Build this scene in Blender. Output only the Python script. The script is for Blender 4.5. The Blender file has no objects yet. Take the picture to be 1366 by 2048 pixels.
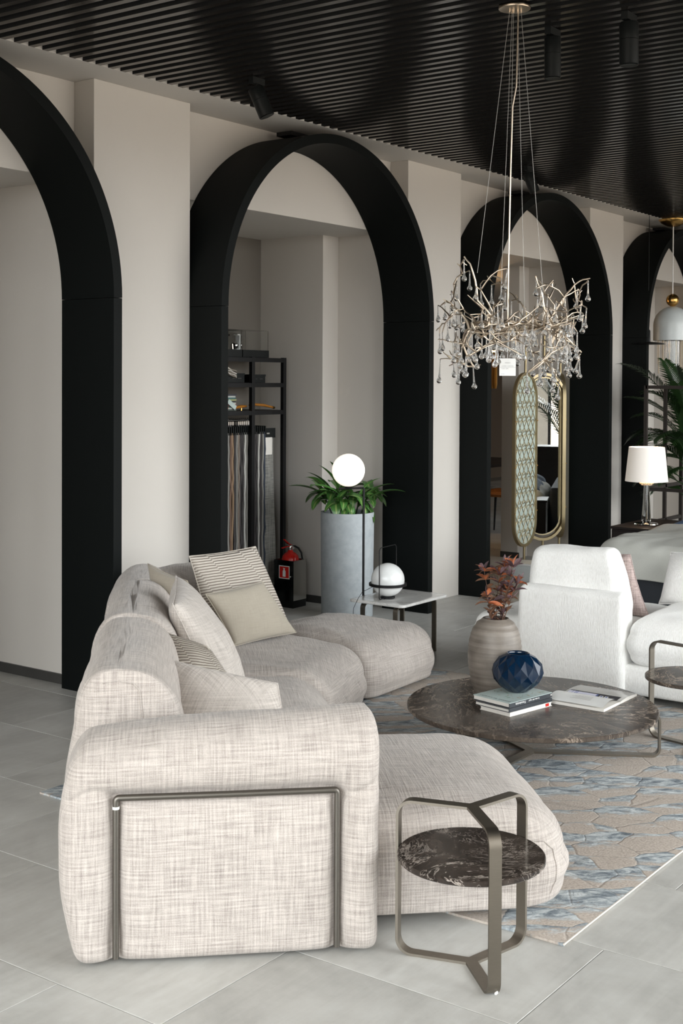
import bpy, bmesh, math, random
from mathutils import Vector, Matrix, noise
random.seed(7)
SC = bpy.context.scene
COL = SC.collection
R = math.radians

# ------------------------------------------------------------------ camera
def make_camera():
    yaw, pitch, roll = R(36.048), R(-1.097), R(0.281)
    f = Vector((math.cos(yaw)*math.cos(pitch), math.sin(yaw)*math.cos(pitch), math.sin(pitch)))
    r0 = Vector((math.sin(yaw), -math.cos(yaw), 0)); u0 = r0.cross(f)
    r = r0*math.cos(roll) + u0*math.sin(roll); u = -r0*math.sin(roll) + u0*math.cos(roll)
    cam = bpy.data.cameras.new('camera'); o = bpy.data.objects.new('camera', cam); COL.objects.link(o)
    m = Matrix((r, u, -f)).transposed().to_4x4(); m.translation = Vector((0, 0, 1.7)); o.matrix_world = m
    cam.sensor_fit = 'VERTICAL'; cam.sensor_height = 36; cam.sensor_width = 24
    cam.lens = 36*2553.912/2048; cam.shift_y = (809.063-1024)/2048; cam.clip_end = 100; cam.clip_start = 0.05
    SC.camera = o
make_camera()

# ------------------------------------------------------------------ world, lights, exposure
w = bpy.data.worlds.new('world'); SC.world = w; w.use_nodes = True
wn = w.node_tree; bgn = wn.nodes['Background']
_tc = wn.nodes.new('ShaderNodeTexCoord'); _sx = wn.nodes.new('ShaderNodeSeparateXYZ'); wn.links.new(_tc.outputs['Generated'], _sx.inputs[0])
_cr = wn.nodes.new('ShaderNodeValToRGB'); wn.links.new(_sx.outputs[2], _cr.inputs[0])       # overcast sky above the horizon, street below it
_e = _cr.color_ramp.elements; _e[0].position = 0.0; _e[0].color = (0.32, 0.28, 0.235, 1); _e[1].position = 0.06; _e[1].color = (0.94, 0.98, 1.0, 1)
_n = _e.new(0.02); _n.color = (0.55, 0.54, 0.52, 1)
wn.links.new(_cr.outputs[0], bgn.inputs[0]); bgn.inputs[1].default_value = 10.5
SC.view_settings.view_transform = 'Standard'; SC.view_settings.look = 'None'
SC.view_settings.exposure = 0.0; SC.view_settings.gamma = 1.0; SC.view_settings.use_curve_mapping = False
def area(name, loc, rot, sx, sy, power, col=(1, 1, 1)):
    L = bpy.data.lights.new(name, 'AREA'); L.shape = 'RECTANGLE'; L.size = sx; L.size_y = sy; L.energy = power; L.color = col
    o = bpy.data.objects.new(name, L); COL.objects.link(o); o.location = loc; o.rotation_euler = rot
    return o
# daylight at the tall windows of the near end wall (facing +x) and of the street front (facing +y)
def portal_light(loc, rz, sx, sy):      # tells the renderer where the sky enters: the window openings themselves
    o = area('window_portal', loc, (R(90), 0, R(rz)), sx, sy, 1); o.data.cycles.is_portal = True
for y in (-1.6, 1.1, 3.8): portal_light((-5.06, y, 2.75), -90, 2.5, 5.1)
for x in (3.0, 5.8, 8.5, 11.2, 14.2): portal_light((x, -5.06, 2.75), 0, 2.6, 5.1)

# ------------------------------------------------------------------ node helpers
def newmat(name):
    m = bpy.data.materials.new(name); m.use_nodes = True
    nt = m.node_tree; b = nt.nodes['Principled BSDF']
    return m, nt, b
def nd(nt, t, **kw):
    n = nt.nodes.new(t)
    for k, v in kw.items():
        if hasattr(n, k): setattr(n, k, v)
        else: n.inputs[k.replace('_', ' ')].default_value = v
    return n
def lk(nt, a, b): nt.links.new(a, b)
def ramp(nt, fac, stops, interp='LINEAR'):
    n = nt.nodes.new('ShaderNodeValToRGB'); n.color_ramp.interpolation = interp
    el = n.color_ramp.elements
    while len(el) < len(stops): el.new(0.5)
    for e, (p, c) in zip(el, stops): e.position = p; e.color = (c[0], c[1], c[2], 1) if not isinstance(c, (int, float)) else (c, c, c, 1)
    if fac is not None: lk(nt, fac, n.inputs[0])
    return n
def coords(nt, scale=(1, 1, 1), kind='Object', loc=(0, 0, 0), rot=(0, 0, 0)):
    tc = nt.nodes.new('ShaderNodeTexCoord'); mp = nt.nodes.new('ShaderNodeMapping')
    mp.inputs['Scale'].default_value = scale; mp.inputs['Location'].default_value = loc; mp.inputs['Rotation'].default_value = rot
    lk(nt, tc.outputs[kind], mp.inputs[0]); return mp.outputs[0]
def tnoise(nt, vec, scale, detail=3, rough=0.5, dist=0):
    n = nt.nodes.new('ShaderNodeTexNoise'); n.inputs['Scale'].default_value = scale; n.inputs['Detail'].default_value = detail
    n.inputs['Roughness'].default_value = rough; n.inputs['Distortion'].default_value = dist
    if vec is not None: lk(nt, vec, n.inputs['Vector'])
    return n
def mathn(nt, op, a, b=None, c=None, clamp=False):
    n = nt.nodes.new('ShaderNodeMath'); n.operation = op; n.use_clamp = clamp
    for i, v in enumerate((a, b, c)):
        if v is None: continue
        if isinstance(v, (int, float)): n.inputs[i].default_value = v
        else: lk(nt, v, n.inputs[i])
    return n.outputs[0]
def mix(nt, fac, a, b, mode='MIX'):
    n = nt.nodes.new('ShaderNodeMix'); n.data_type = 'RGBA'; n.blend_type = mode
    if isinstance(fac, (int, float)): n.inputs[0].default_value = fac
    else: lk(nt, fac, n.inputs[0])
    for i, v in ((6, a), (7, b)):
        if isinstance(v, (tuple, list)): n.inputs[i].default_value = (v[0], v[1], v[2], 1)
        else: lk(nt, v, n.inputs[i])
    return n.outputs[2]
def bump(nt, b, h, strength, dist=0.01):
    n = nt.nodes.new('ShaderNodeBump'); n.inputs['Strength'].default_value = strength; n.inputs['Distance'].default_value = dist
    lk(nt, h, n.inputs['Height']); lk(nt, n.outputs[0], b.inputs['Normal'])
def plain(name, col, rough=0.5, metal=0.0, **kw):
    m, nt, b = newmat(name)
    v = coords(nt); n = tnoise(nt, v, 14, 3)
    c = mix(nt, n.outputs[0], tuple(x*0.9 for x in col), tuple(min(1, x*1.1) for x in col))
    lk(nt, c, b.inputs['Base Color'])
    b.inputs['Roughness'].default_value = rough; b.inputs['Metallic'].default_value = metal
    for k, val in kw.items(): b.inputs[k.replace('_', ' ')].default_value = val
    return m
def emit(name, col, st, base=(0.9, 0.9, 0.9)):
    m, nt, b = newmat(name)
    b.inputs['Base Color'].default_value = (*base, 1); b.inputs['Roughness'].default_value = 0.3
    b.inputs['Emission Color'].default_value = (*col, 1); b.inputs['Emission Strength'].default_value = st
    return m

M = {}
def m_plaster(name, base):
    m, nt, b = newmat(name); v = coords(nt, kind='Generated') if False else coords(nt)
    n1 = tnoise(nt, v, 0.9, 5, 0.6, 0.4); n2 = tnoise(nt, v, 6, 6, 0.65, 0.3)
    c = mix(nt, n1.outputs[0], tuple(x*0.93 for x in base), tuple(x*1.05 for x in base))
    sp = ramp(nt, n2.outputs[0], [(0.66, 0), (0.74, 1)])
    c = mix(nt, mathn(nt, 'MULTIPLY', sp.outputs[0], 0.18), c, tuple(min(1, x*1.18) for x in base))
    lk(nt, c, b.inputs['Base Color']); b.inputs['Roughness'].default_value = 0.75
    bump(nt, b, n2.outputs[0], 0.12, 0.01); return m
M['plaster'] = m_plaster('plaster_greige', (0.60, 0.565, 0.52))
M['shadewall'] = m_plaster('plaster_shaded', (0.15, 0.135, 0.115))  # niche rear plaster, darkened to stand in for the blocked light there
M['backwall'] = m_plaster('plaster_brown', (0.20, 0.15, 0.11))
M['black'] = plain('black_painted_panel', (0.0034, 0.0046, 0.0044), 0.6, Specular_IOR_Level=0.12)
M['slat'] = plain('slat_gloss_underside', (0.013, 0.011, 0.0095), 0.17, Specular_IOR_Level=0.5)
M['void'] = plain('black_void_slat_shade', (0.003, 0.003, 0.003), 0.9)
M['base'] = plain('dark_skirting', (0.05, 0.048, 0.045), 0.4)
M['blackmetal'] = plain('black_metal', (0.006, 0.006, 0.0065), 0.45, 0.0, Specular_IOR_Level=0.25)
M['brownmetal'] = plain('dark_bronze_frame', (0.035, 0.028, 0.025), 0.4, 0.4)
M['blackplastic'] = plain('black_plastic', (0.006, 0.0075, 0.0075), 0.5, 0.0, Specular_IOR_Level=0.25)
M['chrome'] = plain('chrome', (0.75, 0.75, 0.75), 0.08, 1.0)
M['mirror'] = plain('mirror', (0.86, 0.88, 0.86), 0.01, 1.0)
M['white'] = plain('white_enamel', (0.8, 0.8, 0.78), 0.35)
M['paper'] = plain('paper', (0.74, 0.71, 0.66), 0.7)
M['ink'] = plain('ink', (0.03, 0.03, 0.035), 0.6)
M['red'] = plain('red_enamel', (0.55, 0.015, 0.01), 0.25)
M['soil'] = plain('soil', (0.02, 0.013, 0.009), 0.95)
M['wood'] = plain('dark_wood', (0.012, 0.008, 0.007), 0.45, Specular_IOR_Level=0.25)
M['tan'] = plain('tan_leather', (0.42, 0.17, 0.05), 0.5)
M['amber'] = plain('amber_resin', (0.33, 0.13, 0.02), 0.2)
def m_metal(name, col, rough):
    m, nt, b = newmat(name); v = coords(nt, (1, 1, 60)); n = tnoise(nt, v, 30, 2)
    c = mix(nt, n.outputs[0], tuple(x*0.85 for x in col), tuple(x*1.1 for x in col)); lk(nt, c, b.inputs['Base Color'])
    b.inputs['Metallic'].default_value = 1; b.inputs['Roughness'].default_value = rough; return m
M['bronze'] = m_metal('satin_bronze', (0.235, 0.21, 0.175), 0.40)
M['tube'] = m_metal('grey_bronze_tube', (0.165, 0.153, 0.135), 0.42)
M['brass'] = m_metal('satin_brass', (0.46, 0.38, 0.23), 0.5)
M['gold'] = m_metal('aged_gold', (0.66, 0.40, 0.13), 0.28)
M['champagne'] = m_metal('champagne_branch', (0.56, 0.47, 0.37), 0.30)
def m_glass(name, col=(1, 1, 1), rough=0.0, ior=1.45):
    m, nt, b = newmat(name); b.inputs['Base Color'].default_value = (*col, 1); b.inputs['Transmission Weight'].default_value = 1
    b.inputs['Roughness'].default_value = rough; b.inputs['IOR'].default_value = ior; return m
M['glass'] = m_glass('clear_glass')
M['acrylic'] = m_glass('clear_acrylic', (0.97, 0.98, 0.98), 0.0, 1.15)
M['smokeglass'] = m_glass('smoked_glass', (0.62, 0.63, 0.62), 0.02, 1.4)

def thread_field(nt, fast, slow, detail=3, rough=0.62):
    """warp and weft slubs laid on each face by the direction it looks in (object space), so cloth stays woven round curves"""
    tc = nt.nodes.new('ShaderNodeTexCoord'); so = nt.nodes.new('ShaderNodeSeparateXYZ'); lk(nt, tc.outputs['Object'], so.inputs[0])
    sn = nt.nodes.new('ShaderNodeSeparateXYZ'); lk(nt, tc.outputs['Normal'], sn.inputs[0]); ws_ = []; ps = []
    for k in range(3): ws_.append(mathn(nt, 'POWER', mathn(nt, 'ABSOLUTE', sn.outputs[k]), 5.0))
    for k, (i, j) in enumerate(((1, 2), (0, 2), (0, 1))):
        tot = None
        for (fi, fj, off) in ((slow, fast, 3.7), (fast, slow, 11.3)):
            cb = nt.nodes.new('ShaderNodeCombineXYZ'); lk(nt, mathn(nt, 'MULTIPLY', so.outputs[i], fi), cb.inputs[0]); lk(nt, mathn(nt, 'MULTIPLY_ADD', so.outputs[j], fj, off), cb.inputs[1])
            n = nt.nodes.new('ShaderNodeTexNoise'); n.noise_dimensions = '2D'; n.inputs['Scale'].default_value = 1; n.inputs['Detail'].default_value = detail; n.inputs['Roughness'].default_value = rough
            lk(nt, cb.outputs[0], n.inputs['Vector']); tot = n.outputs[0] if tot is None else mathn(nt, 'ADD', tot, n.outputs[0])
        ps.append(mathn(nt, 'MULTIPLY', tot, ws_[k]))
    num = mathn(nt, 'ADD', mathn(nt, 'ADD', ps[0], ps[1]), ps[2]); den = mathn(nt, 'ADD', mathn(nt, 'ADD', ws_[0], ws_[1]), ws_[2])
    return mathn(nt, 'MULTIPLY', mathn(nt, 'DIVIDE', num, den), 0.5)
def m_weave(name, light, dark, slub=1.0, bumps=0.5, fine=1.0):
    m, nt, b = newmat(name)
    t = thread_field(nt, 175*fine, 8*fine, 2, 0.55); fb = tnoise(nt, coords(nt), 330*fine, 1, 0.5)
    s = mathn(nt, 'ADD', mathn(nt, 'MULTIPLY', t, 0.80), mathn(nt, 'MULTIPLY', fb.outputs[0], 0.20))
    c = ramp(nt, s, [(0.5-0.215*slub, dark), (0.5+0.165*slub, light)])
    lk(nt, c.outputs[0], b.inputs['Base Color']); b.inputs['Roughness'].default_value = 0.95
    b.inputs['Sheen Weight'].default_value = 0.15
    bump(nt, b, s, bumps, 0.006); return m
M['sofa'] = m_weave('greige_slub_weave', (0.56, 0.508, 0.465), (0.255, 0.222, 0.20))
M['sofa_pale'] = m_weave('pale_slub_weave', (0.60, 0.55, 0.505), (0.32, 0.285, 0.255))
M['beige'] = m_weave('plain_beige_cloth', (0.385, 0.345, 0.28), (0.31, 0.275, 0.222), 1.2, 0.25, 1.6)
M['olive'] = m_weave('taupe_cloth', (0.33, 0.29, 0.23), (0.25, 0.22, 0.18), 1.2, 0.25, 1.6)
M['boucle'] = m_weave('pinkish_boucle', (0.55, 0.44, 0.41), (0.20, 0.15, 0.14), 0.8, 0.9, 0.6)
M['greyrug'] = m_weave('grey_wool_sample', (0.32, 0.31, 0.28), (0.10, 0.10, 0.095), 0.8, 0.6, 0.9)
def m_white_rib():
    m, nt, b = newmat('white_ribbed_chenille')
    t = tnoise(nt, coords(nt, (210, 210, 34)), 1, 2, 0.5, 0.3); f2 = tnoise(nt, coords(nt), 300, 1)
    s = mathn(nt, 'ADD', mathn(nt, 'MULTIPLY', t.outputs[0], 0.75), mathn(nt, 'MULTIPLY', f2.outputs[0], 0.25))
    c = ramp(nt, s, [(0.36, (0.83, 0.82, 0.79)), (0.58, (0.92, 0.915, 0.89))]); lk(nt, c.outputs[0], b.inputs['Base Color'])
    b.inputs['Roughness'].default_value = 0.95; b.inputs['Sheen Weight'].default_value = 0.2
    bump(nt, b, s, 0.5, 0.008); return m
M['whitefab'] = m_white_rib()
def m_cloth(name, col):
    m, nt, b = newmat(name); n = tnoise(nt, coords(nt), 260, 2)
    c = mix(nt, n.outputs[0], tuple(x*0.85 for x in col), tuple(min(1, x*1.1) for x in col)); lk(nt, c, b.inputs['Base Color'])
    b.inputs['Roughness'].default_value = 0.9; bump(nt, b, n.outputs[0], 0.2, 0.003); return m
M['duvet'] = m_cloth('grey_bedlinen', (0.50, 0.50, 0.46)); M['navy'] = m_cloth('navy_throw', (0.035, 0.075, 0.15))
M['bedbase'] = m_cloth('charcoal_bed_base', (0.022, 0.026, 0.032))
def m_stripe():
    """pleated stripes: rows across the cushion, thrown out of step in columns"""
    m, nt, b = newmat('pleated_stripe_cloth')
    tc = nt.nodes.new('ShaderNodeTexCoord'); sp = nt.nodes.new('ShaderNodeSeparateXYZ'); lk(nt, tc.outputs['UV'], sp.inputs[0])
    wob = tnoise(nt, tc.outputs['UV'], 9, 2)
    col = mathn(nt, 'FLOOR', mathn(nt, 'ADD', mathn(nt, 'MULTIPLY', sp.outputs[0], 4.3), mathn(nt, 'MULTIPLY', sp.outputs[1], 1.1)))
    wn = nt.nodes.new('ShaderNodeTexWhiteNoise'); wn.noise_dimensions = '1D'; lk(nt, col, wn.inputs['W'])
    ph = mathn(nt, 'ADD', mathn(nt, 'MULTIPLY', sp.outputs[1], 62.0), mathn(nt, 'MULTIPLY', wn.outputs[0], 1.3))
    ph = mathn(nt, 'ADD', ph, mathn(nt, 'MULTIPLY', wob.outputs[0], 0.5))
    s = mathn(nt, 'ADD', mathn(nt, 'MULTIPLY', mathn(nt, 'SINE', mathn(nt, 'MULTIPLY', ph, 3.1416)), 0.5), 0.5)
    c = ramp(nt, s, [(0.34, (0.25, 0.215, 0.18)), (0.62, (0.58, 0.535, 0.47))])
    lk(nt, c.outputs[0], b.inputs['Base Color']); b.inputs['Roughness'].default_value = 0.9
    bump(nt, b, s, 0.8, 0.006); return m
M['stripe'] = m_stripe()
def m_tile():
    m, nt, b = newmat('grey_porcelain_tile')
    oi = nt.nodes.new('ShaderNodeObjectInfo'); tc = nt.nodes.new('ShaderNodeNewGeometry')
    add = nt.nodes.new('ShaderNodeVectorMath'); add.operation = 'ADD'; lk(nt, tc.outputs['Position'], add.inputs[0])
    sc = nt.nodes.new('ShaderNodeVectorMath'); sc.operation = 'SCALE'; sc.inputs['Scale'].default_value = 37.0
    cb = nt.nodes.new('ShaderNodeCombineXYZ'); lk(nt, oi.outputs['Random'], cb.inputs[0]); lk(nt, oi.outputs['Random'], cb.inputs[1])
    lk(nt, cb.outputs[0], sc.inputs[0]); lk(nt, sc.outputs[0], add.inputs[1])
    n1 = tnoise(nt, add.outputs[0], 2.2, 7, 0.62, 0.7); n2 = tnoise(nt, add.outputs[0], 22, 5, 0.6)
    mp = nt.nodes.new('ShaderNodeMapping'); mp.inputs['Scale'].default_value = (2.5, 26, 1); lk(nt, add.outputs[0], mp.inputs[0])
    n3 = tnoise(nt, mp.outputs[0], 1.0, 4, 0.6, 0.5)
    s = mathn(nt, 'ADD', mathn(nt, 'MULTIPLY', n1.outputs[0], 0.6), mathn(nt, 'MULTIPLY', n2.outputs[0], 0.2))
    s = mathn(nt, 'ADD', s, mathn(nt, 'MULTIPLY', n3.outputs[0], 0.2))
    c = ramp(nt, s, [(0.34, (0.36, 0.355, 0.335)), (0.50, (0.47, 0.465, 0.44)), (0.66, (0.56, 0.56, 0.535))])
    v = nt.nodes.new('ShaderNodeHueSaturation'); lk(nt, c.outputs[0], v.inputs['Color'])
    lk(nt, mathn(nt, 'ADD', mathn(nt, 'MULTIPLY', oi.outputs['Random'], 0.14), 0.93), v.inputs['Value'])
    lk(nt, v.outputs[0], b.inputs['Base Color'])
    rr = ramp(nt, n2.outputs[0], [(0.3, 0.34), (0.7, 0.5)]); lk(nt, rr.outputs[0], b.inputs['Roughness'])
    bump(nt, b, n2.outputs[0], 0.05, 0.004); return m
M['tile'] = m_tile(); M['grout'] = plain('grey_grout', (0.27, 0.26, 0.235), 0.9)
def m_marble(name, dark, mid, vein, scale=3.0, rough=0.16, amt=1.0, spec=0.16):
    m, nt, b = newmat(name); v = coords(nt)
    d = tnoise(nt, v, scale*0.8, 5, 0.6, 1.2)
    mx = nt.nodes.new('ShaderNodeVectorMath'); mx.operation = 'MULTIPLY_ADD'
    lk(nt, d.outputs['Color'], mx.inputs[0]); mx.inputs[1].default_value = (0.9/scale*3,)*3; lk(nt, v, mx.inputs[2])
    n1 = tnoise(nt, mx.outputs[0], scale*1.3, 8, 0.62, 1.6); n2 = tnoise(nt, mx.outputs[0], scale*2.4, 6, 0.55, 0.9)
    base = ramp(nt, n1.outputs[0], [(0.32, dark), (0.62, mid)])
    v1 = mathn(nt, 'ABSOLUTE', mathn(nt, 'SUBTRACT', n2.outputs[0], 0.5))
    vr = ramp(nt, v1, [(0.0, 1), (0.012, 0.55), (0.03, 0)])
    n3 = tnoise(nt, v, scale*1.5, 2); gate = ramp(nt, n3.outputs[0], [(0.38, 0), (0.58, 1)])
    fac = mathn(nt, 'MULTIPLY', mathn(nt, 'MULTIPLY', vr.outputs[0], gate.outputs[0]), amt)
    c = mix(nt, fac, base.outputs[0], vein)
    sp = tnoise(nt, mx.outputs[0], scale*16, 3, 0.7); spr = ramp(nt, sp.outputs[0], [(0.66, 0), (0.74, 0.35)])
    g2 = ramp(nt, n3.outputs[0], [(0.40, 0), (0.55, 1)])
    c = mix(nt, mathn(nt, 'MULTIPLY', mathn(nt, 'MULTIPLY', spr.outputs[0], g2.outputs[0]), amt), c, vein)
    lk(nt, c, b.inputs['Base Color']); b.inputs['Roughness'].default_value = rough; b.inputs['Specular IOR Level'].default_value = spec; return m
M['emperador'] = m_marble('dark_brown_marble', (0.010, 0.008, 0.007), (0.055, 0.043, 0.036), (0.50, 0.44, 0.39), 3.4, 0.16)
M['greymarble'] = m_marble('grey_brown_marble', (0.018, 0.014, 0.012), (0.105, 0.084, 0.068), (0.42, 0.34, 0.27), 1.7, 0.26, 0.9, 0.14)
M['whitemarble'] = m_marble('white_marble', (0.62, 0.61, 0.58), (0.74, 0.73, 0.71), (0.30, 0.29, 0.28), 3.0, 0.10, 0.8, 0.5)
def m_rug():
    m, nt, b = newmat('blue_taupe_scale_rug'); v = coords(nt)
    wn = tnoise(nt, v, 9, 3); mx = nt.nodes.new('ShaderNodeVectorMath'); mx.operation = 'MULTIPLY_ADD'
    lk(nt, wn.outputs['Color'], mx.inputs[0]); mx.inputs[1].default_value = (0.05, 0.05, 0); lk(nt, v, mx.inputs[2])
    def turned(src, sc_):
        r1 = nt.nodes.new('ShaderNodeMapping'); r1.inputs['Rotation'].default_value = (0, 0, R(50)); lk(nt, src, r1.inputs[0])
        r2 = nt.nodes.new('ShaderNodeMapping'); r2.inputs['Scale'].default_value = sc_; lk(nt, r1.outputs[0], r2.inputs[0]); return r2
    mp = turned(mx.outputs[0], (5.0, 7.6, 1))
    vo = nt.nodes.new('ShaderNodeTexVoronoi'); vo.inputs['Scale'].default_value = 1.0; vo.inputs['Randomness'].default_value = 0.75; lk(nt, mp.outputs[0], vo.inputs['Vector'])
    ve = nt.nodes.new('ShaderNodeTexVoronoi'); ve.feature = 'DISTANCE_TO_EDGE'; ve.inputs['Scale'].default_value = 1.0; ve.inputs['Randomness'].default_value = 0.75; lk(nt, mp.outputs[0], ve.inputs['Vector'])
    sc = nt.nodes.new('ShaderNodeSeparateColor'); lk(nt, vo.outputs['Color'], sc.inputs[0])
    # cell-local position across the scale
    sub = nt.nodes.new('ShaderNodeVectorMath'); sub.operation = 'SUBTRACT'; lk(nt, mp.outputs[0], sub.inputs[0]); lk(nt, vo.outputs['Position'], sub.inputs[1])
    sx = nt.nodes.new('ShaderNodeSeparateXYZ'); lk(nt, sub.outputs[0], sx.inputs[0])
    mp2 = turned(v, (13, 34, 1))
    st = tnoise(nt, mp2.outputs[0], 1.0, 5, 0.7, 0.6)
    pick = ramp(nt, mathn(nt, 'ADD', mathn(nt, 'ADD', sc.outputs[0], mathn(nt, 'MULTIPLY', sx.outputs[1], 0.9)), mathn(nt, 'MULTIPLY', mathn(nt, 'SUBTRACT', st.outputs[0], 0.5), 1.3)), [(0.44, 0), (0.66, 1)])
    blue = ramp(nt, st.outputs[0], [(0.32, (0.085, 0.105, 0.125)), (0.44, (0.20, 0.235, 0.262)), (0.54, (0.42, 0.46, 0.475)), (0.66, (0.62, 0.655, 0.66))])
    f1 = tnoise(nt, v, 120, 2); taupe = ramp(nt, f1.outputs[0], [(0.3, (0.39, 0.335, 0.29)), (0.7, (0.53, 0.47, 0.41))])
    c = mix(nt, pick.outputs[0], taupe.outputs[0], blue.outputs[0])
    ed = ramp(nt, ve.outputs['Distance'], [(0.0, 1), (0.03, 0)])
    c = mix(nt, mathn(nt, 'MULTIPLY', ed.outputs[0], 0.28), c, (0.20, 0.185, 0.17))
    cr = tnoise(nt, v, 46, 4, 0.75, 0.8); crr = ramp(nt, cr.outputs[0], [(0.62, 0), (0.68, 1)])
    c = mix(nt, mathn(nt, 'MULTIPLY', mathn(nt, 'MULTIPLY', crr.outputs[0], pick.outputs[0]), 0.55), c, (0.10, 0.12, 0.13))
    lk(nt, c, b.inputs['Base Color']); b.inputs['Roughness'].default_value = 0.95
    h = mathn(nt, 'ADD', mathn(nt, 'MULTIPLY', ed.outputs[0], -1.0), mathn(nt, 'ADD', f1.outputs[0], mathn(nt, 'MULTIPLY', crr.outputs[0], -0.6)))
    bump(nt, b, h, 0.4, 0.004); return m
M['rug'] = m_rug(); M['rugedge'] = plain('pale_fringe', (0.62, 0.58, 0.52), 0.95)
def m_leaf(name, c1, c2, vein, rough=0.35):
    m, nt, b = newmat(name)
    tc = nt.nodes.new('ShaderNodeTexCoord'); sp = nt.nodes.new('ShaderNodeSeparateXYZ'); lk(nt, tc.outputs['UV'], sp.inputs[0])
    oi = nt.nodes.new('ShaderNodeObjectInfo'); n = tnoise(nt, tc.outputs['UV'], 7, 3)
    mid = ramp(nt, mathn(nt, 'ABSOLUTE', mathn(nt, 'SUBTRACT', sp.outputs[0], 0.5)), [(0.02, 1), (0.13, 0)])
    c = mix(nt, n.outputs[0], c1, c2); c = mix(nt, mathn(nt, 'MULTIPLY', mid.outputs[0], 0.6), c, vein)
    hs = nt.nodes.new('ShaderNodeHueSaturation'); lk(nt, c, hs.inputs['Color']); lk(nt, mathn(nt, 'ADD', mathn(nt, 'MULTIPLY', oi.outputs['Random'], 0.9), 0.6), hs.inputs['Value'])
    lk(nt, hs.outputs[0], b.inputs['Base Color']); b.inputs['Roughness'].default_value = rough
    return m
M['leaf'] = m_leaf('variegated_green_leaf', (0.025, 0.085, 0.020), (0.075, 0.20, 0.04), (0.34, 0.42, 0.14))
M['palm'] = m_leaf('palm_leaf', (0.008, 0.026, 0.008), (0.022, 0.060, 0.014), (0.05, 0.09, 0.025))
M['dried'] = m_leaf('dried_brown_leaf', (0.095, 0.045, 0.030), (0.20, 0.095, 0.05), (0.28, 0.17, 0.10), 0.6)
M['driedpurple'] = m_leaf('dried_purple_leaf', (0.060, 0.035, 0.042), (0.115, 0.062, 0.068), (0.18, 0.11, 0.10), 0.6)
M['driedorange'] = m_leaf('dried_orange_leaf', (0.36, 0.11, 0.035), (0.24, 0.06, 0.03), (0.45, 0.20, 0.08), 0.55)
M['stem'] = plain('brown_stem', (0.10, 0.05, 0.03), 0.7)
def m_vase():
    m, nt, b = newmat('banded_taupe_stoneware'); v = coords(nt, (2.0, 2.0, 46)); n = tnoise(nt, v, 1.0, 4, 0.6, 0.5)
    n2 = tnoise(nt, coords(nt), 12, 4)
    c = ramp(nt, mathn(nt, 'ADD', mathn(nt, 'MULTIPLY', n.outputs[0], 0.6), mathn(nt, 'MULTIPLY', n2.outputs[0], 0.4)), [(0.33, (0.10, 0.082, 0.066)), (0.62, (0.225, 0.195, 0.165))])
    lk(nt, c.outputs[0], b.inputs['Base Color']); b.inputs['Roughness'].default_value = 0.5; bump(nt, b, n.outputs[0], 0.25, 0.006); return m
M['vase'] = m_vase()
M['bluevase'] = plain('navy_glaze', (0.002, 0.013, 0.034), 0.09, 0.0, Specular_IOR_Level=0.5)
def m_concrete():
    m, nt, b = newmat('pale_blue_grey_concrete'); n = tnoise(nt, coords(nt), 18, 5, 0.6)
    c = ramp(nt, n.outputs[0], [(0.35, (0.33, 0.36, 0.38)), (0.65, (0.40, 0.43, 0.445))]); lk(nt, c.outputs[0], b.inputs['Base Color']); b.inputs['Roughness'].default_value = 0.7
    bump(nt, b, n.outputs[0], 0.2, 0.003); return m
M['concrete'] = m_concrete()
M['opal_lit'] = emit('lit_opal_globe', (1.0, 0.90, 0.76), 0.85, (0.9, 0.88, 0.84))
M['opal'] = plain('opal_glass', (0.78, 0.79, 0.78), 0.22)
M['domewhite'] = plain('white_glass_dome', (0.62, 0.66, 0.66), 0.3)
M['glow'] = emit('warm_candle_bulb', (1.0, 0.62, 0.22), 12)
def m_shade():
    m, nt, b = newmat('white_linen_lampshade'); n = tnoise(nt, coords(nt, (300, 300, 300)), 1, 2)
    b.inputs['Base Color'].default_value = (0.86, 0.83, 0.79, 1); b.inputs['Roughness'].default_value = 0.9
    b.inputs['Emission Color'].default_value = (1.0, 0.80, 0.62, 1); b.inputs['Emission Strength'].default_value = 0.16
    bump(nt, b, n.outputs[0], 0.2, 0.002); return m
M['shade'] = m_shade()
def m_fabpanel():
    m, nt, b = newmat('pale_green_screen_infill'); n = tnoise(nt, coords(nt), 30, 3)
    c = ramp(nt, n.outputs[0], [(0.4, (0.44, 0.52, 0.48)), (0.6, (0.52, 0.59, 0.53))]); lk(nt, c.outputs[0], b.inputs['Base Color']); b.inputs['Roughness'].default_value = 0.45; return m
M['infill'] = m_fabpanel()

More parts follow.
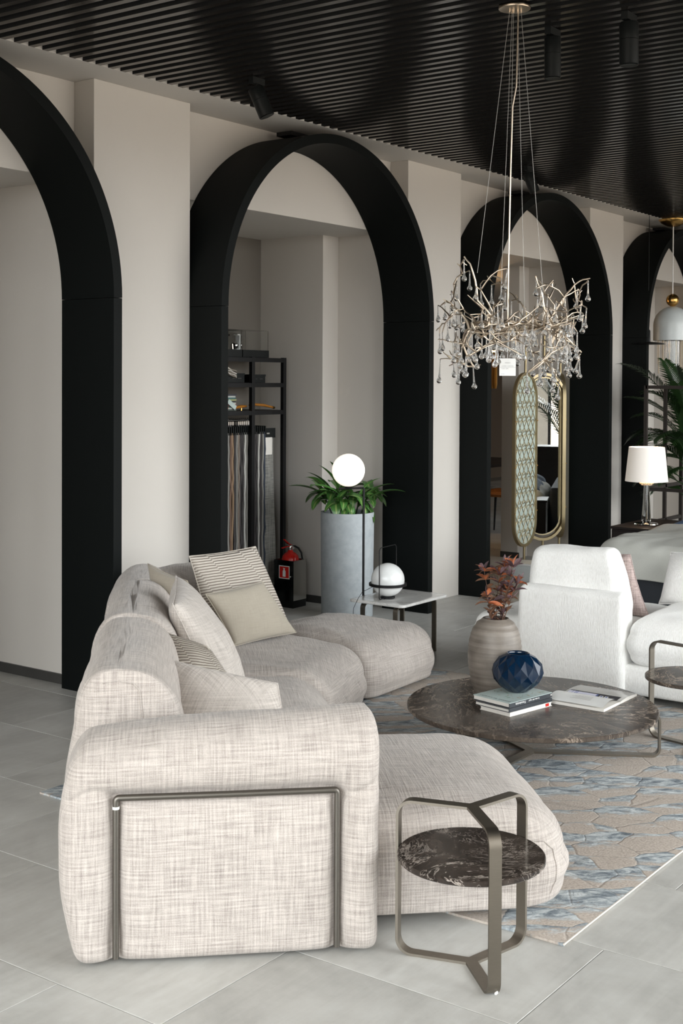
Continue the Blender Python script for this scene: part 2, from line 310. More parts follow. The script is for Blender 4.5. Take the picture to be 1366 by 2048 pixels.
# ------------------------------------------------------------------ geometry helpers
class MB:
    def __init__(s): s.v = []; s.f = []; s.uv = []
    def add(s, vf, uv=None):
        v, f = vf; n = len(s.v); s.v += [tuple(p) for p in v]; s.f += [tuple(i+n for i in q) for q in f]
        s.uv += uv if uv else [(0, 0)]*len(v)
        return s
    def box(s, x0, x1, y0, y1, z0, z1): return s.add(box(x0, x1, y0, y1, z0, z1))
def box(x0, x1, y0, y1, z0, z1):
    v = [(x, y, z) for z in (z0, z1) for x, y in ((x0, y0), (x1, y0), (x1, y1), (x0, y1))]
    return v, [(3, 2, 1, 0), (4, 5, 6, 7), (0, 1, 5, 4), (1, 2, 6, 5), (2, 3, 7, 6), (3, 0, 4, 7)]
def obj(name, mb, mat, parent=None, smooth=True, angle=35, bevel=0, uv=False, kind=None):
    me = bpy.data.meshes.new(name)
    v, f = (mb.v, mb.f) if isinstance(mb, MB) else mb
    me.from_pydata([tuple(p) for p in v], [], f); me.update()
    if bevel:
        bm = bmesh.new(); bm.from_mesh(me)
        es = [e for e in bm.edges if len(e.link_faces) == 2 and e.calc_face_angle(0) > 0.6]
        bmesh.ops.bevel(bm, geom=es, offset=bevel, segments=2, profile=0.5, affect='EDGES', clamp_overlap=True)
        bm.to_mesh(me); bm.free()
    elif uv and isinstance(mb, MB):
        l = me.uv_layers.new(name='UVMap')
        for lp in me.loops: l.data[lp.index].uv = mb.uv[lp.vertex_index]
    if smooth:
        me.polygons.foreach_set('use_smooth', [True]*len(me.polygons)); me.set_sharp_from_angle(angle=R(angle))
    me.materials.append(M[mat] if isinstance(mat, str) else mat)
    o = bpy.data.objects.new(name, me); COL.objects.link(o)
    if parent is not None: o.parent = parent
    if kind: o['kind'] = kind
    return o
def tag(o, label, cat, group=None):
    o['label'] = label; o['category'] = cat
    if group: o['group'] = group
    return o
def thing(name, label, cat, loc=(0, 0, 0), rz=0, group=None):
    o = bpy.data.objects.new(name, None); COL.objects.link(o); o.location = loc; o.rotation_euler = (0, 0, rz); o.empty_display_size = 0.05
    return tag(o, label, cat, group)
def struct(name, mb, mat, parent=None, **kw):
    o = obj(name, mb, mat, parent, **kw)
    if parent is None: o['kind'] = 'structure'
    return o
def frame(d):
    d = Vector(d).normalized(); a = Vector((0, 0, 1)) if abs(d.z) < 0.95 else Vector((1, 0, 0))
    x = a.cross(d).normalized(); return x, d.cross(x)
def tube(path, r, seg=8, closed=False, cap=True):
    P = [Vector(p) for p in path]; n = len(P); v = []; f = []
    rs = r if isinstance(r, (list, tuple)) else [r]*n
    x0 = None
    for i in range(n):
        if closed: d = P[(i+1) % n]-P[i-1]
        else: d = P[min(i+1, n-1)]-P[max(i-1, 0)]
        if d.length < 1e-9: d = Vector((0, 0, 1))
        d.normalize()
        if x0 is None: x0, _ = frame(d)
        x = (x0-d*x0.dot(d))
        if x.length < 1e-6: x, _ = frame(d)
        x.normalize(); x0 = x; y = d.cross(x)
        for k in range(seg):
            a = 2*math.pi*k/seg; v.append(P[i]+(x*math.cos(a)+y*math.sin(a))*rs[i])
    m = n if closed else n-1
    for i in range(m):
        for k in range(seg):
            a = i*seg+k; b = i*seg+(k+1) % seg; c = ((i+1) % n)*seg+(k+1) % seg; d = ((i+1) % n)*seg+k
            f.append((a, b, c, d))
    if cap and not closed: f.append(tuple(range(seg-1, -1, -1))); f.append(tuple((n-1)*seg+k for k in range(seg)))
    return v, f
def lathe(prof, c=(0, 0, 0), seg=40, cap0=True, cap1=True):
    v = []; f = []
    for r, z in prof:
        for k in range(seg):
            a = 2*math.pi*k/seg; v.append((c[0]+r*math.cos(a), c[1]+r*math.sin(a), c[2]+z))
    for i in range(len(prof)-1):
        for k in range(seg):
            a = i*seg+k; b = i*seg+(k+1) % seg; f.append((a, b, b+seg, a+seg))
    if cap0: f.append(tuple(range(seg-1, -1, -1)))
    if cap1: f.append(tuple((len(prof)-1)*seg+k for k in range(seg)))
    return v, f
def sphere(c, r, seg=32, rings=18, zs=1.0):
    return lathe([(max(1e-4, r*math.sin(math.pi*i/rings)), -r*zs*math.cos(math.pi*i/rings)) for i in range(rings+1)], c, seg)
def strap(path, side, wd, th):
    """flat bar swept along path; side = width direction"""
    P = [Vector(p) for p in path]; s = Vector(side).normalized(); v = []; f = []; n = len(P)
    for i in range(n):
        d = (P[min(i+1, n-1)]-P[max(i-1, 0)]).normalized(); nn = d.cross(s).normalized()
        k = 1.0
        if 0 < i < n-1:
            d1 = (P[i]-P[i-1]).normalized(); k = 1/max(0.5, d1.dot(d)) if d1.dot(d) > 0 else 1
        for a, b in ((-1, -1), (1, -1), (1, 1), (-1, 1)): v.append(P[i]+s*a*wd/2+nn*b*th/2*k)
    for i in range(n-1):
        for k in range(4): a = i*4+k; b = i*4+(k+1) % 4; f.append((a, b, b+4, a+4))
    f.append((3, 2, 1, 0)); f.append(tuple((n-1)*4+k for k in range(4)))
    return v, f
def arc(c, r, a0, a1, n, ax, ay):
    ax = Vector(ax); ay = Vector(ay); c = Vector(c)
    return [c+ax*r*math.cos(a0+(a1-a0)*i/n)+ay*r*math.sin(a0+(a1-a0)*i/n) for i in range(n+1)]
def prism(poly, z0, z1):
    n = len(poly); v = [(x, y, z0) for x, y in poly]+[(x, y, z1) for x, y in poly]
    f = [tuple(range(n-1, -1, -1)), tuple(range(n, 2*n))]+[(i, (i+1) % n, (i+1) % n+n, i+n) for i in range(n)]
    return v, f
def inset_poly(poly, d, w):
    n = len(poly); L = []
    for i in range(n):
        p = Vector(poly[i]); q = Vector(poly[(i+1) % n]); e = (q-p).normalized(); nn = Vector((-e.y, e.x)); L.append((p+nn*d*w[i], e))
    out = []
    for i in range(n):
        p, e = L[i-1]; q, g = L[i]; den = e.x*g.y-e.y*g.x
        t = ((q.x-p.x)*g.y-(q.y-p.y)*g.x)/den; out.append(p+e*t)
    return out
def round_ring(poly, rc, nc, ne):
    n = len(poly); out = []; T = []
    for i in range(n):
        p = Vector(poly[i]); a = (Vector(poly[i-1])-p); b = (Vector(poly[(i+1) % n])-p); la, lb = a.length, b.length
        a.normalize(); b.normalize(); half = a.angle(b)/2 if la > 1e-9 and lb > 1e-9 else 0.7
        t = min(rc/math.tan(half), 0.48*la, 0.48*lb); T.append((p+a*t, p, p+b*t))
    for i in range(n):
        s, p, e = T[i]
        for k in range(nc+1):
            u = k/nc; out.append(s*(1-u)**2+p*2*u*(1-u)*0.82+(s+e)*0.5*2*u*(1-u)*0.18+e*u*u)
        s2 = T[(i+1) % n][0]
        for k in range(1, ne[i]): out.append(e.lerp(s2, k/ne[i]))
    return out
def softbody(poly, z0, z1, rt=0.1, ht=0.1, rb=0.03, hb=0.04, rc=0.06, w=None, crown=0.02, bulge=0.012, nz=14, nt=10, step=0.025, amp=0.004, freq=5, seed=0, tilt=None, nc=8):
    n = len(poly); w = w or [1]*n
    ne = [max(2, int((Vector(poly[(i+1) % n])-Vector(poly[i])).length/step)) for i in range(n)]
    def ok(d):
        q = inset_poly(poly, d, w)
        return all((q[(i+1) % n]-q[i]).dot(Vector(poly[(i+1) % n])-Vector(poly[i])) > 0 for i in range(n))
    lo, hi = 0, 3
    for _ in range(40):
        m = (lo+hi)/2
        if ok(m): lo = m
        else: hi = m
    mx = lo*0.96; rt = min(rt, mx*0.9); rb = min(rb, mx*0.9); crown *= min(1, (mx-rt)/0.12)
    rings = []
    nb = 5
    for i in range(4, 0, -1): rings.append((rb+(mx-rb)*i/4*0.95, z0))
    for i in range(nb+1):
        a = math.pi/2*i/nb; rings.append((rb*(1-math.sin(a)), z0+hb*(1-math.cos(a))))
    zs0, zs1 = z0+hb, z1-ht
    for i in range(1, nz):
        u = i/nz; rings.append((-bulge*math.sin(math.pi*u), zs0+(zs1-zs0)*u))
    for i in range(nt+1):
        a = math.pi/2*i/nt; rings.append((rt*(1-math.cos(a)), zs1+ht*math.sin(a)))
    for i in range(1, 7):
        u = i/6; rings.append((rt+(mx-rt)*u*0.97, z1+crown*(1-(1-u)**2)))
    V = []; N = None
    for d, z in rings:
        pts = round_ring(inset_poly(poly, d, w), max(rc-d*0.5, 0.02), nc, ne)
        N = len(pts); V += [Vector((p.x, p.y, z)) for p in pts]
    F = [tuple(range(N-1, -1, -1)), tuple((len(rings)-1)*N+k for k in range(N))]
    for i in range(len(rings)-1):
        for k in range(N): a = i*N+k; b = i*N+(k+1) % N; F.append((a, b, b+N, a+N))
    if amp:
        for p in V:
            q = p*freq+Vector((seed*3.1, seed*1.7, seed)); dn = Vector((noise.noise(q), noise.noise(q+Vector((9, 2, 5))), noise.noise(q+Vector((3, 7, 1)))))
            q2 = Vector((p.x*freq*2.6, p.y*freq*2.6, p.z*freq*1.2))+Vector((seed, 0, 0))
            h = min(1, (p.z-z0)/0.08)
            p += dn*amp*2.2*h; p.z += noise.noise(q2)*amp*0.9*h
    if tilt:
        for p in V: p.z += tilt(p)
    return V, F
def cushion(name, c, thick, mat, label, cat='cushion', group=None, parent=None, n=22, seed=0, pinch=0.05, piping=True, sag=0.0, pipemat=None):
    """c = corners BL, BR, TR, TL in world space"""
    BL, BR, TR, TL = [Vector(p) for p in c]; ctr = (BL+BR+TR+TL)/4; lw = ((BR-BL).length+(TR-TL).length)/2; lh = ((TL-BL).length+(TR-BR).length)/2
    nrm = (BR-BL).cross(TL-BL).normalized()
    def P(s, t): return BL*(1-s)*(1-t)+BR*s*(1-t)+TR*s*t+TL*(1-s)*t
    mb = MB(); idx = {}
    for side in (1, -1):
        for i in range(n+1):
            for j in range(n+1):
                s, t = i/n, j/n
                S = 0.5-0.5*math.cos(math.pi*s)*1.0; S = 0.55*s+0.45*S; T = 0.55*t+0.45*(0.5-0.5*math.cos(math.pi*t))
                es = 4*S*(1-S); et = 4*T*(1-T)
                s2 = 0.5+(S-0.5)*(1-pinch*et*1.0); t2 = 0.5+(T-0.5)*(1-pinch*es*1.0)
                edge = (i in (0, n) or j in (0, n))
                if edge and side == -1: idx[(side, i, j)] = idx[(1, i, j)]; continue
                f = (max(0, es)**0.5)*(max(0, et)**0.5)
                f = f**0.85
                p = P(s2, t2)
                q = p*6+Vector((seed, seed*2, 0)); wr = noise.noise(q)*0.012*f+noise.noise(q*2.3)*0.006*f
                p = p+nrm*side*(thick/2*f+wr)-Vector((0, 0, 1))*sag*f-ctr
                idx[(side, i, j)] = len(mb.v); mb.v.append(tuple(p)); mb.uv.append((S, T))
    for side in (1, -1):
        for i in range(n):
            for j in range(n):
                q = [idx[(side, i, j)], idx[(side, i+1, j)], idx[(side, i+1, j+1)], idx[(side, i, j+1)]]
                if side == -1: q.reverse()
                mb.f.append(tuple(q))
    me = obj(name, mb, mat, parent, angle=80, uv=True); me.location = ctr
    if parent is None: tag(me, label, cat, group)
    if piping:
        loop = [mb.v[idx[(1, i, 0)]] for i in range(n)]+[mb.v[idx[(1, n, j)]] for j in range(n)]+[mb.v[idx[(1, i, n)]] for i in range(n, 0, -1)]+[mb.v[idx[(1, 0, j)]] for j in range(n, 0, -1)]
        obj('piping', tube(loop, 0.0028, 6, closed=True), pipemat or mat, me, angle=80)
    return me
def text(name, body, mat, parent, loc, rot, size, ext=0.0004, italic=0, align='CENTER'):
    cu = bpy.data.curves.new('t', 'FONT'); cu.body = body; cu.size = size; cu.extrude = ext; cu.align_x = align; cu.align_y = 'CENTER'; cu.shear = italic; cu.resolution_u = 2
    to = bpy.data.objects.new('t', cu); COL.objects.link(to)
    me = bpy.data.meshes.new_from_object(to.evaluated_get(bpy.context.evaluated_depsgraph_get()))
    bpy.data.objects.remove(to); me.materials.clear(); me.materials.append(M[mat])
    o = bpy.data.objects.new(name, me); COL.objects.link(o); o.parent = parent; o.location = loc; o.rotation_euler = rot; return o

# ------------------------------------------------------------------ room shell
PITCH = 3.125                      # arcade rhythm
VF, VR, ZS, ZL = 5.192, 5.35, 3.332, 2.797   # pier front, recess wall, soffit height, lintel height
# floor: grout bed plus single tiles
fl = struct('floor', MB().box(-5.1, 20.4, -5.1, 12.0, -0.10, -0.004), 'grout', smooth=False)
TU, TV, G = 0.5605, 1.126, 0.0013
offs = {-1: 2.73, 0: 2.34, 1: 1.588, 3: 1.585, 2: 2.08}
def tile_mesh():
    w2, l2, h, c = TU-G, TV-G, 0.004, 0.0012
    v = [(G, G, -h), (w2, G, -h), (w2, l2, -h), (G, l2, -h), (G, G, -c), (w2, G, -c), (w2, l2, -c), (G, l2, -c), (G+c, G+c, 0), (w2-c, G+c, 0), (w2-c, l2-c, 0), (G+c, l2-c, 0)]
    f = [(0, 1, 5, 4), (1, 2, 6, 5), (2, 3, 7, 6), (3, 0, 4, 7), (4, 5, 9, 8), (5, 6, 10, 9), (6, 7, 11, 10), (7, 4, 8, 11), (8, 9, 10, 11)]
    me = bpy.data.meshes.new('floor_tile'); me.from_pydata(v, [], f); me.materials.append(M['tile']); return me
TM = tile_mesh(); cells = []
for k in range(-14, 34):
    u0 = 2.411+TU*k; o0 = offs.get(k, (k*0.387*TV*2) % TV)
    for j in range(-9, 10):
        v0 = o0+TV*j
        if u0 < -4.9 or v0 < -4.9 or u0 > 19.5 or v0 > 9.9: continue
        cu, cv = u0+TU/2, v0+TV/2
        d = cu*0.8085+cv*0.5885; lat = cu*0.5885-cv*0.8085
        off = max(0, abs(lat)-0.30*max(d, 0.1)-0.6)+max(0, 1.6-d)
        cells.append((off*3+math.hypot(cu, cv)*0.25, u0, v0))
cells.sort()
for s, u0, v0 in cells[:300]:
    o = bpy.data.objects.new('floor_tile', TM); COL.objects.link(o); o.parent = fl; o.location = (u0, v0, 0)
rest = MB()
for s, u0, v0 in cells[300:]: rest.box(u0+G, u0+TU-G, v0+G, v0+TV-G, -0.004, 0)
obj('floor_tile_field', rest, 'tile', fl, smooth=False, kind='stuff')
# arcade wall: lintel band, blocks between the niches, piers in front
wall = struct('wall_arcade', MB().box(-2.45, 20.2, VR, VR+0.30, ZL, 3.50), 'plaster', smooth=False)
for k in range(-2, 5):
    e = 4.819+PITCH*k                                      # block spans e .. e+0.785
    deep = 6.43 if k < 2 else 6.0
    if k < 1:
        obj('niche_block', MB().box(e, e+0.785, VR, deep, 0, ZL), 'plaster', wall, smooth=False)
    else:
        obj('niche_block', MB().add(prism([(e, VR), (e+0.785, VR), (e+0.785, deep), (e-0.195, deep), (e-0.195, 5.82), (e, 5.82)], 0, ZL)), 'plaster', wall, smooth=False)
    obj('pier', MB().box(4.836+PITCH*k, 5.60+PITCH*k, VF, VR, 0, ZS), 'plaster', wall, smooth=False, bevel=0.003)
    # skirting strips inside the niches
    obj('skirting', MB().box(e-0.012 if k < 1 else e-0.207, e if k < 1 else e-0.195, VR if k < 1 else 5.80, deep, 0, 0.055), 'base', wall, smooth=False)
soff = struct('trim_1', MB().box(-2.45, 20.2, 4.955, VR+0.3, ZS, 3.60), 'plaster', smooth=False, bevel=0.002)
struct('ceiling_niches', MB().box(-2.45, 20.2, VR+0.3, 11.1, ZL, ZL+0.12), 'plaster', smooth=False)
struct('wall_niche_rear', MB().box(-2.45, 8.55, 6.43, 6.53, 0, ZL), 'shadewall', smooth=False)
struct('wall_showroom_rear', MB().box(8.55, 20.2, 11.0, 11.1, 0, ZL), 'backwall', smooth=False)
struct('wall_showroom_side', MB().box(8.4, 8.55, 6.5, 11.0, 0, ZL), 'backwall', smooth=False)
struct('wall_far', MB().box(20.2, 20.4, -5.1, 12, 0, 5.6), 'plaster', smooth=False)
# unseen near end wall and street front, windows raised and spaced for the light
def window_wall(name, axis, fixed, lo, hi, centers, half, z0, z1, n0):
    mb = MB(); cur = lo
    def b(a0, a1, za, zb, m=mb, t=0.12):
        if axis == 'y': m.box(fixed-t, fixed, a0, a1, za, zb)
        else: m.box(a0, a1, fixed-t, fixed, za, zb)
    for c in centers:
        b(cur, c-half, 0, 5.6); b(c-half, c+half, 0, z0); b(c-half, c+half, z1, 5.6); cur = c+half
    b(cur, hi, 0, 5.6); struct(name, mb, 'plaster', smooth=False)
    for i, c in enumerate(centers):
        fm = MB(); b(c-half, c-half+0.05, z0, z1, fm, 0.08); b(c+half-0.05, c+half, z0, z1, fm, 0.08); b(c-0.025, c+0.025, z0, z1, fm, 0.08)
        b(c-half, c+half, z0, z0+0.05, fm, 0.08); b(c-half, c+half, z1-0.05, z1, fm, 0.08)
        struct('window_%d' % (n0+i), fm, 'blackmetal', smooth=False)
window_wall('wall_near', 'y', -4.95, -5.1, 6.6, (-1.6, 1.1, 3.8), 1.25, 0.2, 5.3, 1)
window_wall('wall_street', 'x', -4.95, -5.1, 20.3, (3.0, 5.8, 8.5, 11.2, 14.2), 1.2, 0.2, 5.3, 4)
# slatted ceiling
ceil = struct('ceiling', MB().box(1.3, 20.2, 0.0, 4.96, 3.47, 3.7), 'void', smooth=False)
struct('trim_2', MB().box(1.2, 1.3, -0.1, 4.955, ZS-0.03, 5.5).box(1.2, 20.2, -0.1, 0.0, ZS-0.03, 5.5), 'plaster', smooth=False)
struct('ceiling_added_hall', MB().box(-5.07, 20.2, -5.07, 0.0, 5.5, 5.6).box(-5.07, 1.3, 0.0, 6.5, 5.5, 5.6), 'plaster', smooth=False)  # unseen double-height hall, added to bring in more sky light from above
struct('wall_arcade_upper', MB().box(-4.95, 1.2, VR, VR+0.3, 3.6, 5.5).box(-4.95, -2.45, VR, VR+0.3, 0, 3.6), 'plaster', smooth=False)
sm = bpy.data.meshes.new('slat'); sv, sf = box(0, 0.036, 0.0, 4.954, 0, 0.085); sm.from_pydata(sv, [], sf); sm.materials.append(M['void']); sm.materials.append(M['slat']); sm.polygons[0].material_index = 1  # slat sides coloured black to stand in for shade between the slats
for i in range(-31, 150):
    o = bpy.data.objects.new('slat', sm); COL.objects.link(o); o.parent = ceil; o.location = (4.093+0.0885*i, 0, ZS-0.001)

# ------------------------------------------------------------------ black arch portals
def portal(cu, label):
    t = thing('arch_portal', label, 'arch', (cu, 4.941, 0), 0, 'black arch portals of the arcade')
    Ro, th, dep, zs = 1.165, 0.06, 0.405, 2.13
    for s in (-1, 1):
        x0, x1 = sorted((s*Ro, s*(Ro-th))); obj('jamb', MB().box(x0, x1, 0, dep, 0, zs-0.001), 'black', t, smooth=False, bevel=0.002)
    v = []; f = []; n = 72
    for i in range(n+1):
        a = math.pi*i/n; c, s = math.cos(a), math.sin(a)
        for r, y in ((Ro, 0), (Ro, dep), (Ro-th, dep), (Ro-th, 0)): v.append((r*c, y, zs+0.001+r*s))
    for i in range(n):
        for k in range(4): a = i*4+k; b = i*4+(k+1) % 4; f.append((a, a+4, b+4, b))
    f += [(0, 1, 2, 3), tuple(n*4+k for k in (3, 2, 1, 0))]
    obj('arch_band', (v, f), 'black', t, angle=30)
    pl = [(-0.42, 0.40, zs+Ro-0.02), (0.10, 0.15, zs+Ro+0.022)]
    obj('fixing_plate', MB().box(-0.27, 0.06, 0.20, 0.32, zs+Ro-0.012, zs+Ro+0.014), 'blackmetal', t, smooth=False)
    return t
for k, lb in ((0, 'black arch portal at the left edge of the photo, cut by the frame'), (1, 'black arch portal in front of the sample rack and potted plant'),
              (2, 'black arch portal in front of the brass folding screen'), (3, 'far black arch portal behind the bed and table lamp')):
    portal(3.64+PITCH*k, lb)
portal(3.64+PITCH*4, 'farthest black arch portal, beyond the bed at the right edge')

# ------------------------------------------------------------------ rug
RX0, RX1, RY0, RY1 = 3.475, 6.37, 1.695, 4.05
nx, ny = 58, 47; v = []; f = []
for i in range(nx+1):
    for j in range(ny+1):
        x = RX0+(RX1-RX0)*i/nx; y = RY0+(RY1-RY0)*j/ny
        ed = 1 if 0 < i < nx and 0 < j < ny else 0
        if j == 0: y += noise.noise(Vector((x*2.3, 0, 0)))*0.008
        if i == 0: x += noise.noise(Vector((0, y*1.6, 3)))*0.012
        v.append((x, y, 0.010+0.0018*noise.noise(Vector((x*9, y*9, 0))) if ed else 0.008))
for i in range(nx):
    for j in range(ny): a = i*(ny+1)+j; f.append((a, a+ny+1, a+ny+2, a+1))
per = [i*(ny+1) for i in range(nx+1)]+[nx*(ny+1)+j for j in range(1, ny+1)]+[i*(ny+1)+ny for i in range(nx-1, -1, -1)]+[j for j in range(ny-1, 0, -1)]
b0 = len(v)
for q in per: v.append((v[q][0], v[q][1], 0.0005))
for i in range(len(per)): j = (i+1) % len(per); f.append((per[j], per[i], b0+i, b0+j))
rug = tag(obj('rug', (v, f), 'rug', angle=60), 'blue and taupe fish-scale rug under the sofa and round coffee table', 'rug')
obj('fringe_edge', tube([(v[i*(ny+1)][0], v[i*(ny+1)][1]-0.001, 0.006) for i in range(nx+1)], 0.0032, 6), 'rugedge', rug)

# ------------------------------------------------------------------ modular sofa (local x along the armrest, local y away from the viewer)
SO = (2.493, 2.751, 0); SA = math.atan2(-0.7227, 0.691)
sofa = thing('modular_sofa', 'large greige slub-weave modular sofa with a metal tube on its armrest', 'sofa', SO, SA)
E1 = Vector((0.691, -0.7227)); E2 = Vector((0.7227, 0.691))
def ab(u, vv): r = Vector((u-SO[0], vv-SO[1])); return (r.dot(E1), r.dot(E2))
U = [(0.115, 0.0), (0.115, 0.494), (0.758, 0.494), (0.758, 0.0)]
def segd(px, pz, a, b):
    ax, az = a; bx, bz = b; dx, dz = bx-ax, bz-az; t = max(0, min(1, ((px-ax)*dx+(pz-az)*dz)/(dx*dx+dz*dz))); return math.hypot(px-ax-t*dx, pz-az-t*dz)
V, F = softbody([(0.0, 0.0), (0.885, 0.0), (0.885, 0.265), (0.0, 0.265)], 0.012, 0.692, rt=0.12, ht=0.13, rb=0.035, hb=0.04, rc=0.05, w=[1, 0.3, 1, 0.5], crown=0.004, bulge=0.010, nz=56, nt=14, step=0.012, amp=0.0035, freq=6, seed=3, nc=10)
for p in V:
    # slab leans and bellies out to the outer back side, roll rises toward the seat side
    if p.x < 0.3: p.x -= 0.045*math.sin(math.pi*min(1, max(0, p.z/0.75)))*(1-p.x/0.3)
    if p.z > 0.5: p.z += (0.045*(p.x-0.42)-0.02*max(0, 0.25-p.x)/0.25)*(p.z-0.5)/0.2
    if p.y < 0.09:
        k = 1-p.y/0.09 if p.y > 0 else 1
        d = min(segd(p.x, p.z, U[i], U[i+1]) for i in range(3))
        inside = 0.115 < p.x < 0.758 and p.z < 0.494
        g = 0.026*math.exp(-(d/0.020)**2)
        puff = (0.010*(1-math.exp(-(d/0.07)**2))) if inside else (0.026*(1-math.exp(-(d/0.055)**2)))
        cre = 0
        if not inside and p.z < 0.56 and (p.x < 0.115 or p.x > 0.758): cre = 0.014*math.exp(-((p.z-0.497-0.02*math.sin(p.x*30))/0.014)**2)
        p.y += k*(g+cre-puff+0.004)
arm = obj('armrest', (V, F), 'sofa', sofa, angle=80)
tp = [(0.115, 0.004, 0.028), (0.115, 0.003, 0.25), (0.115, 0.003, 0.468)]+[tuple(p) for p in arc((0.125, 0.003, 0.484), 0.01, math.pi, math.pi/2, 5, (1, 0, 0), (0, 0, 1))]+[(0.44, 0.0, 0.494)]+[tuple(p) for p in arc((0.748, 0.003, 0.484), 0.01, math.pi/2, 0, 5, (1, 0, 0), (0, 0, 1))]+[(0.758, 0.003, 0.25), (0.758, 0.004, 0.028)]
tb = obj('metal_tube', tube(tp, 0.0095, 12), 'tube', sofa, angle=60)
obj('white_sticker', tube([(0.115, 0.003, 0.462), (0.115, 0.003, 0.470)], 0.0102, 12), 'white', tb)
for x, y in ((0.16, 0.12), (0.66, 0.12)): obj('foot', lathe([(0.02, 0), (0.02, 0.03)], (x, y, 0)), 'blackplastic', sofa)
def part(name, poly, z0, z1, **kw):
    return obj(name, softbody(poly, z0, z1, **kw), 'sofa', sofa, angle=80)
# backrests
back1 = part('backrest', [(-0.035, 0.315), (0.315, 0.315), (0.315, 1.225), (-0.035, 1.225)], 0.03, 0.795, rt=0.15, ht=0.20, rc=0.06, w=[0.28, 1.25, 0.40, 0.9], crown=0.012, bulge=0.035, amp=0.006, freq=4, seed=1)
part('backrest', [(-0.035, 1.235), (0.315, 1.235), (0.315, 2.20), (0.0, 2.24)], 0.03, 0.795, rt=0.15, ht=0.22, rc=0.06, w=[0.40, 1.25, 0.5, 0.9], crown=0.014, bulge=0.035, amp=0.007, freq=4, seed=2)
part('backrest', [ab(4.36, 4.07), ab(4.72, 4.46), ab(4.60, 4.80), ab(4.10, 4.33)], 0.03, 0.765, rt=0.15, ht=0.2, rc=0.06, w=[1, 0.5, 1, 0.5], crown=0.01, bulge=0.03, amp=0.006, freq=4, seed=4)
part('backrest', [ab(4.73, 4.47), ab(5.22, 4.47), ab(5.22, 4.82), ab(4.61, 4.82)], 0.03, 0.715, rt=0.15, ht=0.2, rc=0.06, w=[1, 0.6, 1, 0.4], crown=0.01, bulge=0.03, amp=0.006, freq=4, seed=5)
# seats
chaise = part('seat', [(0.28, 0.155), (1.555, 0.150), (1.555, 1.17), (0.28, 1.17)], 0.045, 0.352, rt=0.24, ht=0.16, rb=0.03, hb=0.06, rc=0.20, w=[0.42, 0.85, 0.45, 0.2], crown=0.034, bulge=0.02, amp=0.005, freq=4, seed=6)
part('seat', [(0.28, 1.18), (1.0, 1.18), (1.0, 2.20), (0.28, 2.20)], 0.03, 0.342, rt=0.24, ht=0.18, rb=0.03, hb=0.04, rc=0.10, w=[0.35, 1, 0.35, 0.1], crown=0.03, bulge=0.02, amp=0.005, freq=4, seed=7)
part('seat', [(0.30, 2.21), (1.02, 2.21), ab(5.425, 3.775), ab(5.425, 4.62), ab(4.7, 4.62)], 0.03, 0.332, rt=0.20, ht=0.16, rb=0.03, hb=0.04, rc=0.10, w=[0.35, 1, 0.35, 0.1, 0.1], crown=0.03, bulge=0.02, amp=0.005, freq=4, seed=8)
part('seat', [ab(5.435, 3.77), ab(6.17, 3.80), ab(6.15, 4.62), ab(5.435, 4.62)], 0.03, 0.322, rt=0.17, ht=0.13, rb=0.02, hb=0.03, rc=0.11, w=[1, 0.55, 0.8, 0.35], crown=0.03, bulge=0.02, amp=0.005, freq=4, seed=9)
from mathutils.bvhtree import BVHTree
def seam(host, path):          # lay a welt on the near (-y) side of a body, following its surface
    bv = BVHTree.FromPolygons([v.co[:] for v in host.data.vertices], [p.vertices[:] for p in host.data.polygons]); out = []
    P = [Vector((x, 0, z)) for x, z in path]; dense = []
    for i in range(len(P)-1): dense += [P[i].lerp(P[i+1], u/6) for u in range(6)]
    dense.append(P[-1])
    for q in dense:
        hit = bv.ray_cast(Vector((q.x, -1, q.z)), Vector((0, 1, 0)))
        if hit[0] is not None: out.append(hit[0]+hit[1]*0.0005)
    obj('seam_piping', tube(out, 0.0030, 6), 'sofa', host, angle=80)
seam(chaise, [(1.02, 0.262), (1.25, 0.266), (1.38, 0.262), (1.44, 0.248), (1.472, 0.218), (1.483, 0.17), (1.480, 0.12), (1.465, 0.08)])
seam(back1, [(0.06, 0.752), (0.11, 0.757), (0.155, 0.748), (0.175, 0.725), (0.182, 0.66), (0.185, 0.5)])

# ------------------------------------------------------------------ cushions on the sofa
Z = Vector((0, 0, 0))
cushion('cushion', [(3.14, 2.99, 0.36), (3.44, 2.68, 0.36), (3.475, 2.80, 0.635), (3.265, 3.20, 0.72)], 0.17, 'sofa_pale', 'pale slub-weave cushion at the near end, beside the armrest', seed=1, pinch=0.04)
cushion('cushion', [(3.36, 3.16, 0.40), (3.74, 3.12, 0.42), (3.575, 3.222, 0.695), (3.535, 3.435, 0.745)], 0.10, 'stripe', 'crumpled striped beige cushion between two slub-weave ones', seed=2)
cushion('cushion', [(3.72, 3.24, 0.37), (4.13, 3.50, 0.39), (4.015, 3.80, 0.855), (3.68, 3.50, 0.812)], 0.19, 'sofa_pale', 'tall slub-weave cushion standing against the long backrest', seed=3, pinch=0.04)
cushion('cushion', [(4.16, 4.02, 0.47), (4.24, 3.80, 0.50), (4.195, 3.90, 0.80), (4.215, 4.165, 0.852)], 0.15, 'olive', 'small taupe cushion peeping over the corner backrest', seed=4)
cushion('cushion', [(4.82, 4.31, 0.37), (5.345, 4.215, 0.37), (5.20, 4.345, 0.815), (4.79, 4.44, 0.80)], 0.15, 'stripe', 'large pleated striped cushion in the corner of the sofa', seed=5, pinch=0.03)
cushion('cushion', [(4.82, 4.16, 0.37), (5.24, 4.10, 0.38), (5.09, 4.205, 0.655), (4.69, 4.24, 0.64)], 0.11, 'beige', 'small plain beige cushion leaning on the large striped one', seed=6, pinch=0.04)

